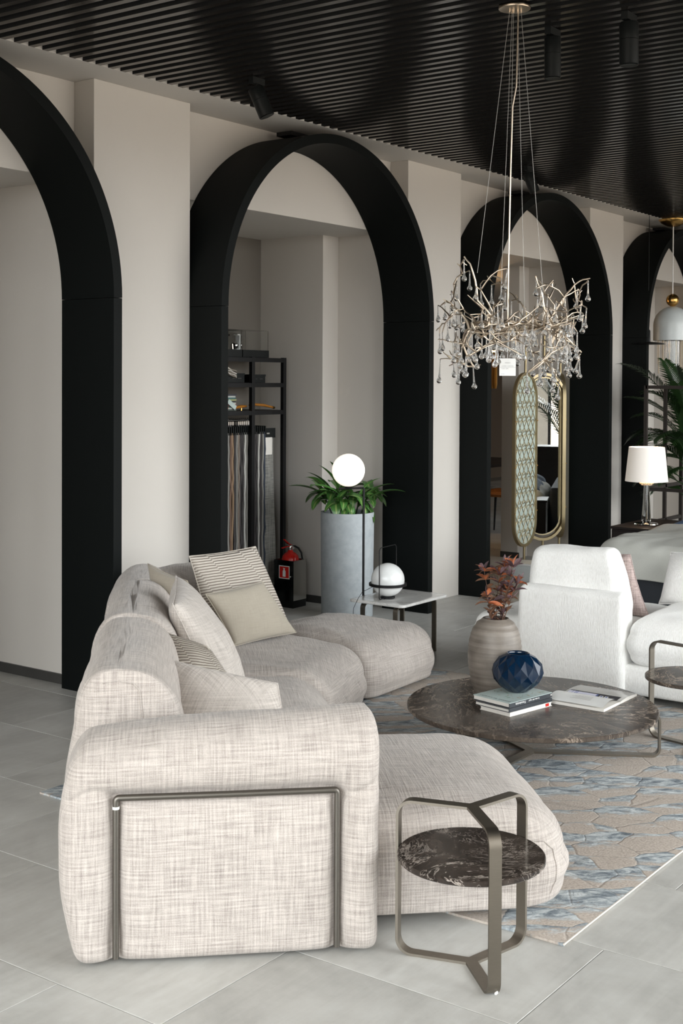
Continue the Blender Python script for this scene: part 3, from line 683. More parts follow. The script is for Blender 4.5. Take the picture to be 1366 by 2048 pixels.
# ------------------------------------------------------------------ strap-frame tables
def y_frame(root, rr, H, rc, wd, th, angs, foot_in=0.0, top_join=True, mat='bronze'):
    for a in angs:
        d = Vector((math.cos(a), math.sin(a), 0)); s = Vector((-math.sin(a), math.cos(a), 0)); z = Vector((0, 0, 1))
        p = [Vector((0, 0, th/2))+d*(wd*0.28)]
        p += arc(d*(rr-rc)+z*(rc+th/2), rc, -math.pi/2, 0, 8, d, z)
        p += arc(d*(rr-rc)+z*(H-rc-th/2), rc, 0, math.pi/2, 8, d, z)
        p += [d*(wd*0.28)+z*(H-th/2)] if top_join else [d*(rr-0.11)+z*(H-th/2)]
        obj('strap_leg', strap(p, s, wd, th), mat, root, angle=40)
    hub = MB(); pts = []
    for a in sorted(x % (2*math.pi) for x in angs):
        for q in (-1, 1): pts.append((math.cos(a)*wd*0.3-math.sin(a)*q*wd/2, math.sin(a)*wd*0.3+math.cos(a)*q*wd/2))
    hub.add(prism(pts, 0.0, th))
    if top_join: obj('joint_plate', MB().add(prism(pts, H-th, H)), mat, root, smooth=False)
    obj('joint_plate', hub, mat, root, smooth=False)
def disc(root, c, r, z0, z1, mat):
    e = 0.003
    return obj('table_top', lathe([(r-e, z0), (r, z0+e), (r, z1-e), (r-e, z1), (r*0.5, z1)], (c[0], c[1], 0), 96), mat, root, angle=25)
t = thing('side_table', 'small round dark marble side table with bronze strap frame, nearest the viewer', 'side table', (3.217, 1.864, 0), 0, 'round marble side tables with strap handles')
y_frame(t, 0.222, 0.462, 0.045, 0.036, 0.008, [R(-13), R(107), R(227)])
disc(t, (0.004, 0.004), 0.216, 0.305, 0.322, 'emperador')
obj('white_sticker', MB().box(-0.006, 0.006, -0.002, 0.002, 0, 0.006), 'white', t, smooth=False).location = (math.cos(R(227))*0.212, math.sin(R(227))*0.212-0.01, 0.012)
t = thing('side_table', 'round marble side table with strap frame at the right edge, before the white sofa', 'side table', (5.731, 2.150, 0.011), R(-28.5), 'round marble side tables with strap handles')
y_frame(t, 0.222, 0.462, 0.045, 0.036, 0.008, [R(-13), R(107), R(227)])
disc(t, (0.004, 0.004), 0.216, 0.305, 0.322, 'greymarble')

ct = thing('coffee_table', 'large low round grey-brown marble coffee table on a bronze strap frame', 'coffee table', (5.19, 2.70, 0.011))
y_frame(ct, 0.572, 0.200, 0.035, 0.045, 0.009, [R(-60), R(60), R(180)], top_join=False)
disc(ct, (0, 0), 0.565, 0.199, 0.219, 'greymarble')
TT = 0.2305                                            # top of the coffee table

# square white marble table with the opal table lamp
t = thing('marble_side_table', 'low square white marble table under the opal ball lamp', 'side table', (6.595, 4.352, 0))
obj('table_top', softbody([(-0.26, -0.20), (0.26, -0.20), (0.26, 0.20), (-0.26, 0.20)], 0.343, 0.360, rt=0.004, ht=0.004, rb=0.004, hb=0.004, rc=0.03, crown=0, bulge=0, nz=2, nt=3, amp=0), 'whitemarble', t, angle=30)
for sx in (-1, 1):
    for sy in (-1, 1):
        p = [(sx*0.03, sy*0.12, 0.334)]+[tuple(q) for q in arc((sx*(0.22-0.03), sy*0.12, 0.304), 0.03, math.pi/2, 0, 6, (sx, 0, 0), (0, 0, 1))]+[(sx*0.22, sy*0.12, 0.0)]
        obj('leg', strap(p, (0, 1, 0), 0.03, 0.010), 'bronze', t, angle=40)
obj('top_bracket', MB().box(-0.19, 0.19, -0.14, 0.14, 0.334, 0.343), 'bronze', t, smooth=False)
L = thing('ball_table_lamp', 'unlit white opal ball lamp with a black ring and wire handle', 'lamp', (6.50, 4.372, 0.361))
obj('globe', sphere((0, 0, 0.113), 0.103), 'opal', L, angle=80)
obj('base_disc', lathe([(0.042, 0), (0.046, 0.004), (0.046, 0.010), (0.04, 0.012)]), 'blackmetal', L)
rg = obj('ring', lathe([(0.103, 0.078), (0.116, 0.078), (0.116, 0.094), (0.103, 0.094), (0.103, 0.078)], cap0=False, cap1=False, seg=64), 'blackmetal', L, angle=30)
ad = Vector((0.5885, -0.8085, 0)).normalized(); fd = Vector((0.8085, 0.5885, 0))
hd = (ad*-0.49-fd*0.87).normalized(); hu = Vector((0, 0, 1))
hp = [hd*0.03+hu*0.006]+arc(hd*0.098+hu*0.021, 0.015, -math.pi/2, 0, 5, hd, hu)+arc(hd*0.088+hu*0.295, 0.025, 0, math.pi/2, 6, hd, hu)+arc(-hd*0.088+hu*0.295, 0.025, math.pi/2, math.pi, 6, hd, hu)+arc(-hd*0.098+hu*0.021, 0.015, math.pi, math.pi*1.5, 5, hd, hu)+[-hd*0.03+hu*0.006]
hm = MB().add(tube([p-(fd*0.0) for p in hp], 0.0032, 8))
h = obj('handle', hm, 'blackmetal', L, angle=60); 
obj('cable', tube([(-0.10, 0.03, 0.085), (-0.13, 0.05, 0.07), (-0.16, 0.08, 0.05), (-0.175, 0.10, 0.01), (-0.178, 0.13, -0.05), (-0.17, 0.15, -0.2), (-0.16, 0.2, -0.35)], 0.0016, 6), 'blackplastic', L, angle=60)

# floor lamp with lit globe
L = thing('globe_floor_lamp', 'slim black floor lamp with a glowing opal globe in front of the planter', 'lamp', (6.62, 4.64, 0))
obj('pole', tube([(0, 0, 0.01), (0, 0, 1.018)], 0.0075, 12), 'blackmetal', L, angle=60)
gd = Vector((-0.5885, 0.8085, 0)); g0 = gd*0.098+fd*(-0.01)
obj('top_arm', tube([(0, 0, 1.018), tuple(gd*0.16+Vector((0, 0, 1.012)))], 0.0065, 10), 'blackmetal', L, angle=60)
obj('base_disc', lathe([(0.12, 0), (0.125, 0.003), (0.125, 0.012), (0.12, 0.015)], tuple(gd*0.09)), 'blackmetal', L)
obj('globe', sphere((g0.x, g0.y, 1.130), 0.1045), 'opal_lit', L, angle=80)
obj('globe_cup', lathe([(0.02, 0), (0.024, 0.012)], (g0.x, g0.y, 1.018)), 'blackmetal', L)

# ------------------------------------------------------------------ on the coffee table
# grey-brown stoneware vase with dried branches
def V3(x, y, z): return (x, y, z)
t = thing('stoneware_vase', 'tall matte grey-brown banded stoneware vase', 'vase', (5.268, 2.932, TT))
pf = [(0.085, 0), (0.100, 0.012), (0.117, 0.06), (0.126, 0.13), (0.1275, 0.19), (0.122, 0.25), (0.108, 0.30), (0.086, 0.335), (0.064, 0.352), (0.060, 0.356), (0.055, 0.352), (0.050, 0.335), (0.07, 0.25), (0.07, 0.05)]
prof = []
for i in range(len(pf)-1):
    for k in range(5):
        u = k/5; r = pf[i][0]*(1-u)+pf[i+1][0]*u; z = pf[i][1]*(1-u)+pf[i+1][1]*u
        prof.append((r+(0.0012*math.sin(z*230) if i < 8 else 0), z))
V, F = lathe(prof+[pf[-1]], (0, 0, 0), 64)
V = [Vector(p)+Vector((noise.noise(Vector(p)*9)*0.004, noise.noise(Vector(p)*9+Vector((5, 0, 0)))*0.004, 0)) for p in V]
obj('body', (V, F), 'vase', t, angle=50)
def leaf_mesh(name, L, W, bend, fold, mat, n=8, tipw=0.08, curl=0.0):
    mb = MB()
    for i in range(n+1):
        u = i/n; wv = W*max(tipw, math.sin(math.pi*min(1, u*0.93+0.05))**0.8) if i < n else 0.0005
        a = bend*u; x = 0; y = L*(math.sin(a)/bend if abs(bend) > 1e-3 else u); z = -L*((1-math.cos(a))/bend) if abs(bend) > 1e-3 else 0
        for q in (-1, 0, 1):
            mb.v.append((q*wv/2, y, z+abs(q)*fold*wv+curl*u*q*wv)); mb.uv.append((0.5+q*0.5, u))
    for i in range(n):
        for q in (0, 1): a = i*3+q; mb.f.append((a, a+1, a+4, a+3))
    me = bpy.data.meshes.new(name); me.from_pydata(mb.v, [], mb.f); l = me.uv_layers.new(name='UVMap')
    for lp in me.loops: l.data[lp.index].uv = mb.uv[lp.vertex_index]
    me.polygons.foreach_set('use_smooth', [True]*len(me.polygons)); me.materials.append(M[mat]); return me
def put_leaf(me, parent, loc, direction, up=(0, 0, 1), s=1.0, name='leaf', roll=0):
    d = Vector(direction).normalized(); x = d.cross(Vector(up))
    if x.length < 1e-3: x = Vector((1, 0, 0))
    x.normalize(); z = x.cross(d)
    if roll: x, z = x*math.cos(roll)+z*math.sin(roll), z*math.cos(roll)-x*math.sin(roll)
    o = bpy.data.objects.new(name, me); COL.objects.link(o); o.parent = parent
    m = Matrix((x*s, d*s, z*s)).transposed().to_4x4(); m.translation = Vector(loc); o.matrix_local = m; return o
br = thing('dried_branches', 'bunch of dried brown and orange leafy branches in the tall stoneware vase', 'dried flowers', (5.268, 2.932, TT+0.30))
dl = [leaf_mesh('leaf', 0.074, 0.024, 0.6, 0.25, m, 6) for m in ('dried', 'driedpurple', 'driedorange')]+[leaf_mesh('leaf', 0.058, 0.012, 1.4, 0.3, 'dried', 6), leaf_mesh('leaf', 0.06, 0.024, 0.9, 0.35, 'driedorange', 6), leaf_mesh('leaf', 0.07, 0.02, -0.7, 0.25, 'driedpurple', 6)]
rnd = random.Random(11)
RTv = Vector((0.5885, -0.8085, 0)); FWv = Vector((0.8085, 0.5885, 0))
stems = [(-0.015, 0.0, 0.275, -0.055, 'a'), (0.035, 0.02, 0.290, 0.045, 'b'), (0.03, -0.02, 0.30, 0.075, 'b'), (0.0, 0.02, 0.25, 0.02, 'b'), (0.02, -0.01, 0.22, 0.10, 'b'), (-0.01, -0.02, 0.16, -0.045, 'a'), (0.01, 0.01, 0.18, 0.055, 'a')]
for (sx, sy, hh, tx, kind) in stems:
    base = RTv*sx*0.6+FWv*sy*0.6+Vector((0, 0, -0.05)); tip = RTv*tx+FWv*(sy*2.2)+Vector((0, 0, hh)); md = (base+tip)/2+RTv*(tx*-0.15)
    pts = [base*(1-u)**2+md*2*u*(1-u)+tip*u*u for u in [i/8 for i in range(9)]]
    obj('stem', tube(pts, [0.0028-0.0016*i/8 for i in range(9)], 6), 'stem', br, angle=60)
    for i in range(2, 9):
        for q in range(4 if i < 7 else 6):
            a = rnd.uniform(0, 2*math.pi); low = i < 6
            if low and rnd.random() < 0.15: continue
            el = rnd.uniform(0.9, 2.2) if low else rnd.uniform(0.0, 1.0)
            d = RTv*math.cos(a)+FWv*math.sin(a)+Vector((0, 0, el))
            if low: m = dl[rnd.choice([0, 3, 0, 3, 1])]
            else: m = dl[rnd.choice([2, 4, 1, 5, 0, 1, 5] if kind == 'b' else [0, 2, 3, 1, 0, 0])]
            put_leaf(m, br, pts[i], d, s=rnd.uniform(0.65, 1.1)*(0.8 if low else 1.0), roll=rnd.uniform(-0.8, 0.8))
    for q in range(5 if kind == 'b' else 3):
        d = RTv*rnd.uniform(-1, 1)+FWv*rnd.uniform(-1, 1)+Vector((0, 0, rnd.uniform(0.3, 1.6))); put_leaf(dl[rnd.choice([2, 4, 1, 5])], br, pts[-1], d, s=rnd.uniform(0.7, 1.05), roll=rnd.uniform(-1, 1))
# books: local x = +u, y = +v
def book(name, label, x0, x1, y0, y1, z, h, cover, spine_side, cat='book', group='books stacked under the blue vase', coverthk=0.0022, covertop=None):
    t = thing(name, label, cat, (x0, y0, z), R(-11.4), group); X, Y = x1, y1
    c = coverthk
    obj('pages', MB().box(0.003, X-0.003, 0.003, Y-0.003, c, h-c), 'paper', t, smooth=False)
    k = MB().box(0, X, 0, Y, 0, c); 
    if spine_side == 'y0': k.box(0, X, -0.0005, 0.003, c, h-c)
    obj('cover', k, cover, t, smooth=False); obj('front_cover', MB().box(0, X, 0, Y, h-c, h), covertop or cover, t, smooth=False)
    return t, X, Y
M['bookgreen'] = plain('pale_sage_cover', (0.42, 0.50, 0.48), 0.4)
M['bookdark'] = plain('charcoal_cover', (0.025, 0.030, 0.036), 0.35)
book('book', 'bottom book of the stack on the coffee table, pale pages and red mark', 4.931, 0.293, 2.669, 0.174, TT, 0.018, 'paper', 'none')
t, X, Y = book('book', 'middle dark book of the stack on the coffee table', 4.928, 0.300, 2.672, 0.198, TT+0.0182, 0.016, 'bookdark', 'y0')
t3, X, Y = book('book', 'top book of the stack with pale green cover, under the blue vase', 4.945, 0.300, 2.680, 0.212, TT+0.0344, 0.021, 'bookdark', 'y0', covertop='bookgreen')
obj('red_label', MB().box(0.250, 0.272, 0.0005, 0.0025, 0.0005, 0.0175), 'red', bpy.data.objects['book'], smooth=False)
text('spine_title', 'Transitvista', 'white', t3, (0.078, -0.0009, 0.0105), (R(90), R(180), 0), 0.0155, italic=0.25)
text('spine_subtitle', 'la casa dei sogni', 'white', t3, (0.170, -0.0009, 0.0105), (R(90), R(180), 0), 0.0115, italic=0.25)
text('spine_mark', 'm', 'paper', t3, (0.292, -0.0009, 0.0105), (R(90), R(180), 0), 0.016)
text('cover_title', 'L\'ESTETICA DEL GIARDINO', 'ink', t3, (0.022, 0.10, 0.0212), (0, 0, R(-90)), 0.0145, ext=0.0001)
M['sage2'] = plain('green_print', (0.16, 0.26, 0.18), 0.5); M['ochre2'] = plain('ochre_print', (0.36, 0.31, 0.22), 0.5)
rb = random.Random(4)
pr_ = MB(); po = MB()
for i in range(46):
    x, y = rb.uniform(0.07, 0.28), rb.uniform(0.02, 0.19); a = rb.uniform(0, 6.28); l = rb.uniform(0.004, 0.014); wv = l*0.4; z = 0.0211+i*0.000004
    P = [(x+l*math.cos(a), y+l*math.sin(a), z), (x-wv*math.sin(a), y+wv*math.cos(a), z), (x-l*math.cos(a), y-l*math.sin(a), z), (x+wv*math.sin(a), y-wv*math.cos(a), z)]
    (pr_ if i % 3 else po).add((P, [(0, 1, 2, 3)]))
obj('botanical_print', pr_, 'sage2', t3, smooth=False, kind='stuff'); obj('ochre_print', po, 'ochre2', t3, smooth=False, kind='stuff')
# faceted blue vase
t = thing('faceted_vase', 'round faceted glossy navy blue vase on the books', 'vase', (5.168, 2.760, TT+0.0556))
rows = [(0.052, 0.004), (0.086, 0.028), (0.109, 0.056), (0.119, 0.088), (0.111, 0.124), (0.086, 0.153), (0.056, 0.170)]
n = 12; V = []; F = []
V += [(0.046*math.cos(2*math.pi*k/n), 0.046*math.sin(2*math.pi*k/n), 0) for k in range(n)]
for i, (r, z) in enumerate(rows):
    for k in range(n): a = 2*math.pi*(k+0.5*(i % 2))/n+0.1; V.append((r*math.cos(a), r*math.sin(a), z))
def vi(i, k): return n+i*n+k % n
F.append(tuple(range(n-1, -1, -1)))
for k in range(n): F.append((k, (k+1) % n, vi(0, k+1), vi(0, k)))
for k in range(n): F.append((vi(0, k), vi(0, k+1), vi(1, k)))
for i in range(len(rows)-2):            # diamond facets spanning two rows
    for k in range(n):
        l, r = (k-1, k) if i % 2 == 0 else (k, k+1)
        F.append((vi(i, k), vi(i+1, r), vi(i+2, k), vi(i+1, l)))
i = len(rows)-2
for k in range(n): F.append((vi(i, k), vi(i+1, k+1), vi(i+1, k)) if i % 2 else (vi(i, k), vi(i+1, k), vi(i+1, k-1)))
nb = len(V); m = 48
body = obj('body', (V, F), 'bluevase', t, smooth=False, bevel=0.0012)
obj('rim', lathe([(0.057, 0.167), (0.054, 0.173), (0.049, 0.175), (0.045, 0.172), (0.046, 0.155), (0.06, 0.13), (0.06, 0.02)], (0, 0, 0), 48, cap0=False), 'bluevase', t, angle=60)
# open magazine
mz = thing('open_magazine', 'open magazine with a white page and blue and white pictures on the coffee table', 'magazine', (5.256, 2.375, TT), 0)
MX, MY = 0.365, 0.285                               # spine runs along local y at x ~ 0.175
def page(x0, x1, zf, y0=0, y1=MY, n=14, th=0.0):
    v = []; f = []
    for i in range(n+1):
        x = x0+(x1-x0)*i/n
        v += [(x, y0, zf(x)), (x, y1, zf(x))]
    for i in range(n): f.append((2*i, 2*i+2, 2*i+3, 2*i+1))
    return v, f
def block(x0, x1, zf, n=14):
    v, f = page(x0, x1, zf, n=n); k = len(v); v2 = v+[(p[0], p[1], 0.0) for p in v]
    f2 = list(f)+[tuple(i+k for i in reversed(q)) for q in f]
    for i in range(n): f2 += [(2*i, 2*i+k, 2*i+2+k, 2*i+2), (2*i+1, 2*i+3, 2*i+3+k, 2*i+1+k)]
    f2 += [(0, 1, 1+k, k), (2*n, 2*n+k, 2*n+1+k, 2*n+1)]; return v2, f2
zl = lambda x: 0.012+0.007*math.sin(math.pi*min(1, max(0, x/0.175)))**1.0*(1 if x < 0.175 else 0)-0.004*(x/0.175)**6
zr = lambda x: 0.010+0.006*math.sin(math.pi*min(1, max(0, (x-0.175)/0.19)))
obj('page_block', block(0.0, 0.174, lambda x: 0.012-0.002*(x/0.174)**8), 'paper', mz, angle=50)
obj('page_block', block(0.176, MX, zr), 'paper', mz, angle=50)
M['magwhite'] = plain('white_page', (0.72, 0.72, 0.70), 0.35); M['maggrey'] = plain('glossy_grey_page', (0.33, 0.32, 0.29), 0.12)
M['cobalt'] = plain('cobalt_print', (0.03, 0.08, 0.35), 0.3); M['lilac'] = plain('lilac_print', (0.62, 0.62, 0.76), 0.3)
obj('lifted_page', page(0.006, 0.172, lambda x: 0.0150+0.018*math.sin(math.pi*x/0.19)**1.2, 0.010, MY+0.002), 'magwhite', mz, angle=60)
obj('printed_page', page(0.178, MX-0.002, lambda x: zr(x)+0.0012), 'maggrey', mz, angle=60)
def pprint(name, x0, x1, y0, y1, mat, off): obj(name, page(x0, x1, lambda x: zr(x)+off, y0, y1, 8), mat, mz, angle=60)
pprint('dark_picture', 0.180, 0.235, 0.02, 0.27, 'ink', 0.0016); pprint('lilac_picture', 0.181, 0.222, 0.125, 0.272, 'lilac', 0.0020)
for y0, y1 in ((0.225, 0.229), (0.234, 0.238), (0.124, 0.132), (0.250, 0.252)): pprint('blue_stripe', 0.181, 0.222, y0, y1, 'cobalt', 0.0024)
for y0 in (0.07, 0.095): pprint('white_figure', 0.184, 0.210, y0, y0+0.018, 'magwhite', 0.0020); pprint('blue_figure', 0.188, 0.205, y0+0.004, y0+0.013, 'cobalt', 0.0024)
for q in range(6): obj('text_line', page(0.05+q*0.008, 0.0515+q*0.008, lambda x: 0.0150+0.018*math.sin(math.pi*x/0.19)**1.2+0.0006, 0.09, 0.19-0.01*(q % 3), 2), 'maggrey', mz, smooth=False)

# ------------------------------------------------------------------ niche behind the second arch: rack, extinguisher, planter
RK = thing('sample_rack', 'tall black metal rack with shelves in the niche behind the second arch', 'shelf', (6.20, 6.06, 0))
RW, RD = 1.412, 0.365                                 # width, depth; right post at x = RW
for x in (0.0, 1.008, RW-0.034):
    for y in (0.0,): obj('post', MB().box(x, x+0.034, y, y+0.03, 0, 1.867), 'blackmetal', RK, smooth=False, bevel=0.001)
for z in (1.837, 1.650, 1.445, 0.10):
    obj('rail', MB().box(0.034, RW-0.034, 0.002, 0.024, z-0.006, z+0.024), 'blackmetal', RK, smooth=False)
    obj('shelf', MB().box(0.012, RW-0.012, 0.012, RD-0.012, z+0.018, z+0.026), 'blackmetal', RK, smooth=False)
obj('hanging_rail', tube([(0.03, 0.2, 1.395), (RW-0.18, 0.2, 1.395)], 0.010, 10), 'chrome', RK, angle=60)
ORD = ['first', 'second', 'third', 'fourth', 'fifth', 'sixth', 'seventh', 'eighth', 'ninth', 'tenth', 'eleventh', 'twelfth', 'thirteenth', 'fourteenth', 'fifteenth', 'sixteenth', 'seventeenth', 'eighteenth', 'nineteenth', 'twentieth', 'twenty-first', 'twenty-second', 'twenty-third', 'twenty-fourth', 'twenty-fifth']
def put(name, label, cat, x, y, z, group=None): return thing(name, label, cat, (6.20+x, 6.06+y, z), 0, group)
# display boxes on top: black plinth, clear cover, carved object
def display(x, w, label, kind):
    t = put('display_box', label, 'display box', x, 0.06, 1.865, 'clear display boxes on top of the rack')
    obj('plinth', MB().box(0, w, 0, 0.24, 0, 0.055), 'blackplastic', t, smooth=False, bevel=0.001)
    k = MB(); e = 0.003; hh = 0.20
    k.box(0.004, w-0.004, 0.004, 0.004+e, 0.055, hh).box(0.004, w-0.004, 0.236-e, 0.236, 0.055, hh).box(0.004, 0.004+e, 0.004+e, 0.236-e, 0.055, hh).box(w-0.004-e, w-0.004, 0.004+e, 0.236-e, 0.055, hh).box(0.004, w-0.004, 0.004, 0.236, hh, hh+e)
    obj('clear_cover', k, 'acrylic', t, smooth=False)
    if kind == 0:
        o = MB().add(sphere((0.06, 0.12, 0.095), 0.030, 14, 10)).add(sphere((0.095, 0.12, 0.115), 0.024, 14, 10)).add(tube([(0.02, 0.12, 0.06), (0.03, 0.12, 0.11), (0.07, 0.12, 0.15), (0.12, 0.12, 0.13)], 0.008, 8))
        obj('silver_ornament', o, 'chrome', t); obj('dark_cap', MB().box(0.01, 0.13, 0.07, 0.17, 0.155, 0.168), 'blackplastic', t, smooth=False)
    else:
        o = MB().add(sphere((0.045, 0.12, 0.090), 0.030, 14, 10)).add(tube([(0.02, 0.12, 0.06), (0.015, 0.12, 0.10)], 0.008, 8))
        obj('silver_ornament', o, 'chrome', t)
        obj('angle_ornament', MB().box(0.055, 0.085, 0.10, 0.14, 0.165, 0.173).box(0.077, 0.085, 0.10, 0.14, 0.060, 0.165).box(0.045, 0.085, 0.10, 0.14, 0.055, 0.063), 'white', t, smooth=False)
display(0.775, 0.19, 'left clear display box with silver ornament on top of the rack', 0)
display(0.975, 0.30, 'right clear display box with a white angled ornament on top of the rack', 1)
t = put('black_case', 'small black case standing on the display boxes of the rack', 'box', 0.70, 0.10, 2.069); obj('body', MB().box(0, 0.075, 0, 0.09, 0, 0.055), 'blackplastic', t, smooth=False, bevel=0.002); obj('lid', MB().box(-0.006, 0.085, -0.004, 0.094, 0.055, 0.062), 'blackplastic', t, smooth=False)
# black boxes and paper samples on the upper shelf
SZ = 1.650+0.027
for i, (x, wv, hh, lb) in enumerate(((0.78, 0.20, 0.070, 'wide black storage box on the upper shelf of the rack'), (1.05, 0.17, 0.062, 'black storage box at the right of the upper rack shelf'))):
    t = put('storage_box', lb, 'box', x, 0.05, SZ, 'black boxes on the upper rack shelf')
    obj('body', MB().box(0, wv, 0, 0.26, 0, hh-0.014), 'blackplastic', t, smooth=False, bevel=0.001); obj('lid', MB().box(-0.003, wv+0.003, -0.003, 0.263, hh-0.014, hh), 'blackplastic', t, smooth=False, bevel=0.001)
    obj('label_plate', MB().box(wv*0.3, wv*0.42, -0.0045, -0.0035, hh*0.42, hh*0.5).box(wv*0.6, wv*0.8, -0.0045, -0.0035, hh*0.42, hh*0.5), 'base', t, smooth=False)
rb = random.Random(3)
for i in range(7):
    z0 = SZ+0.0725+i*0.0065; v, f = [], []
    for k in range(9):
        x = -0.02+0.15*k/8; zz = z0-0.045*(k/8)**2.2*(1 if i < 6 else 0.8)+0.006*math.sin(k+i)
        v += [(x, 0.0, zz), (x, 0.22, zz), (x, 0.22, zz+0.004), (x, 0.0, zz+0.004)]
    for k in range(8):
        for q in range(4): a = k*4+q; b_ = k*4+(q+1) % 4; f.append((a, b_, b_+4, a+4))
    f += [(3, 2, 1, 0), (32, 33, 34, 35)]
    o = obj('paper_sample', (v, f), 'paper' if i % 2 else 'beige', angle=60); o.location = (6.20+0.735, 6.085, 0); tag(o, 'curled paper sample drooping on the upper rack shelf, %s of its sheaf' % (('topmost' if i == 6 else ORD[6-i]+' from the top') if i else 'lowest'), 'paper', 'curled samples on the upper rack shelf')
# magazines and colour card on the middle shelf
MZ = 1.445+0.027; cols = [(0.05, 0.06, 0.05), (0.35, 0.38, 0.36), (0.03, 0.07, 0.06), (0.25, 0.10, 0.10), (0.45, 0.45, 0.40), (0.03, 0.03, 0.03), (0.30, 0.32, 0.15), (0.05, 0.12, 0.12), (0.42, 0.44, 0.42), (0.04, 0.04, 0.05)]
for i, c in enumerate(cols):
    M['mag%d' % i] = plain('magazine_cover_%d' % i, c, 0.35)
    o = obj('catalogue', MB().box(0, 0.155-0.006*(i % 3), 0, 0.24, 0, 0.0115), 'mag%d' % i, smooth=False, bevel=0.0008); o.location = (6.20+0.725, 6.10, MZ+i*0.0122)
    tag(o, 'thin catalogue, %s in the pile on the middle rack shelf' % ('topmost' if i == 9 else ORD[9-i]+' from the top' if i else 'lowest'), 'catalogue', 'catalogues piled on the middle rack shelf')
o = obj('colour_card', MB().box(0, 0.10, 0, 0.004, 0, 0.035), 'bookgreen', smooth=False); o.location = (6.20+0.765, 6.088, MZ+0.058); o.rotation_euler = (0, R(32), 0); tag(o, 'pale blue-green card leaning on the catalogues of the rack', 'card')
M['orange'] = plain('orange_cover', (0.62, 0.12, 0.02), 0.4)
o = obj('orange_ball', sphere((0, 0, 0.025), 0.025, 20, 12), 'orange', angle=80); o.location = (6.20+0.74, 6.09, MZ); tag(o, 'orange ball in front of the catalogues on the rack', 'ball')
t = put('amber_handles', 'amber resin horn-shaped handles lying on the middle rack shelf', 'ornament', 0.755, 0.06, MZ)
obj('horn', tube([(0.06, 0, 0.012), (0.12, 0.0, 0.022), (0.20, 0, 0.030), (0.26, 0, 0.032)], [0.006, 0.010, 0.012, 0.007], 10), 'amber', t, angle=60)
obj('horn', tube([(0.29, 0, 0.038), (0.36, 0, 0.043), (0.46, 0, 0.037), (0.56, 0, 0.020)], [0.006, 0.010, 0.011, 0.008], 10), 'amber', t, angle=60)
obj('brass_tip', MB().add(tube([(0.20, 0, 0.0), (0.20, 0, 0.022)], 0.006, 8)).add(tube([(0.31, 0, 0.0), (0.31, 0, 0.036)], 0.006, 8)).add(tube([(0.56, 0, 0.020), (0.585, 0, 0.016)], 0.010, 8)), 'gold', t)
# hanging fabric samples
sw = [('brownA', (0.16, 0.10, 0.07)), ('taupeA', (0.20, 0.165, 0.135)), ('greyA', (0.22, 0.21, 0.19)), ('tanA', (0.25, 0.165, 0.10)), ('darkA', (0.05, 0.045, 0.045)), ('stoneA', (0.45, 0.44, 0.41)), ('inkA', (0.03, 0.04, 0.06))]
for k, c in sw: M[k] = m_cloth('sample_'+k, c)
seq = ['taupeA', 'brownA', 'taupeA', 'brownA', 'tanA', 'taupeA', 'greyA', 'brownA', 'tanA', 'darkA', 'greyA', 'taupeA', 'darkA', 'darkA', 'stoneA', 'greyA', 'darkA', 'brownA', 'darkA', 'darkA', 'darkA', 'stoneA', 'darkA', 'greyA', 'inkA']
def swatch(x, key, lab, wtop=0.05, ln=1.05, header=True, face=0.0):
    t = put('fabric_sample', lab, 'fabric sample', x, 0.20, 0, 'fabric samples hanging on the rack rail')
    t.rotation_euler = (0, 0, face)
    rs = random.Random(int(x*1000)); n = 16; v = []; f = []; hw = 0.16
    for i in range(n+1):
        z = 1.31-ln*i/n; dx = 0.004*math.sin(i*0.8+rs.random()*6)+0.006*(i/n)*rs.uniform(-1, 1)
        for y in (-hw, hw):
            for q in (-0.0085, 0.0085): v.append((dx+q, y, z))
    for i in range(n):
        for a, b_ in ((0, 1), (1, 3), (3, 2), (2, 0)): f.append((i*4+a, i*4+b_, i*4+4+b_, i*4+4+a))
    f += [(0, 2, 3, 1), (n*4, n*4+1, n*4+3, n*4+2)]
    obj('cloth', (v, f), key, t, angle=60)
    obj('header_card', MB().box(-0.005, 0.005, -0.165, 0.165, 1.295, 1.355), 'blackplastic', t, smooth=False)
    obj('hook', tube([(0, 0, 1.355), (0, 0, 1.385), (0, 0.013, 1.400), (0, 0.010, 1.412), (0, -0.008, 1.412), (0, -0.013, 1.398)], 0.0022, 6), 'chrome', t)
for i, key in enumerate(seq):
    swatch(0.66+i*0.0228, key, '%s fabric sample hanging edge-on, %s from the right on the rack rail' % ({'t': 'taupe', 'b': 'brown', 'g': 'grey', 'd': 'dark', 's': 'pale stone', 'i': 'blue-black'}[key[0]] if key != 'tanA' else 'tan', ORD[len(seq)-1-i]))
t = put('fabric_sample', 'grey wool fabric sample with pale swatch and black header, facing out on the rack', 'fabric sample', 1.295, -0.0, 0)
t.rotation_euler = (0, 0, R(-4)); t.location.y = 6.12
n = 14; v = []; f = []
for i in range(n+1):
    z = 1.26-1.10*i/n
    for k in range(6): v.append((-0.115+0.15*k/5+0.03*(i/n), 0.006*math.sin(k*1.4+i*0.3), z))
for i in range(n):
    for k in range(5): a = i*6+k; f.append((a, a+6, a+7, a+1))
nv = len(v); v += [(p[0], p[1]+0.008, p[2]) for p in v]; f += [tuple(i+nv for i in reversed(q)) for q in f]
obj('cloth', (v, f), 'greyrug', t, angle=70)
obj('pale_swatch', MB().box(-0.105, 0.005, -0.014, -0.010, 1.135, 1.265), 'paper', t, smooth=False)
obj('header_card', MB().box(-0.125, 0.045, -0.010, -0.004, 1.262, 1.335), 'blackplastic', t, smooth=False)
obj('header_print', MB().box(-0.05, -0.02, -0.0112, -0.0102, 1.290, 1.300), 'maggrey', t, smooth=False)
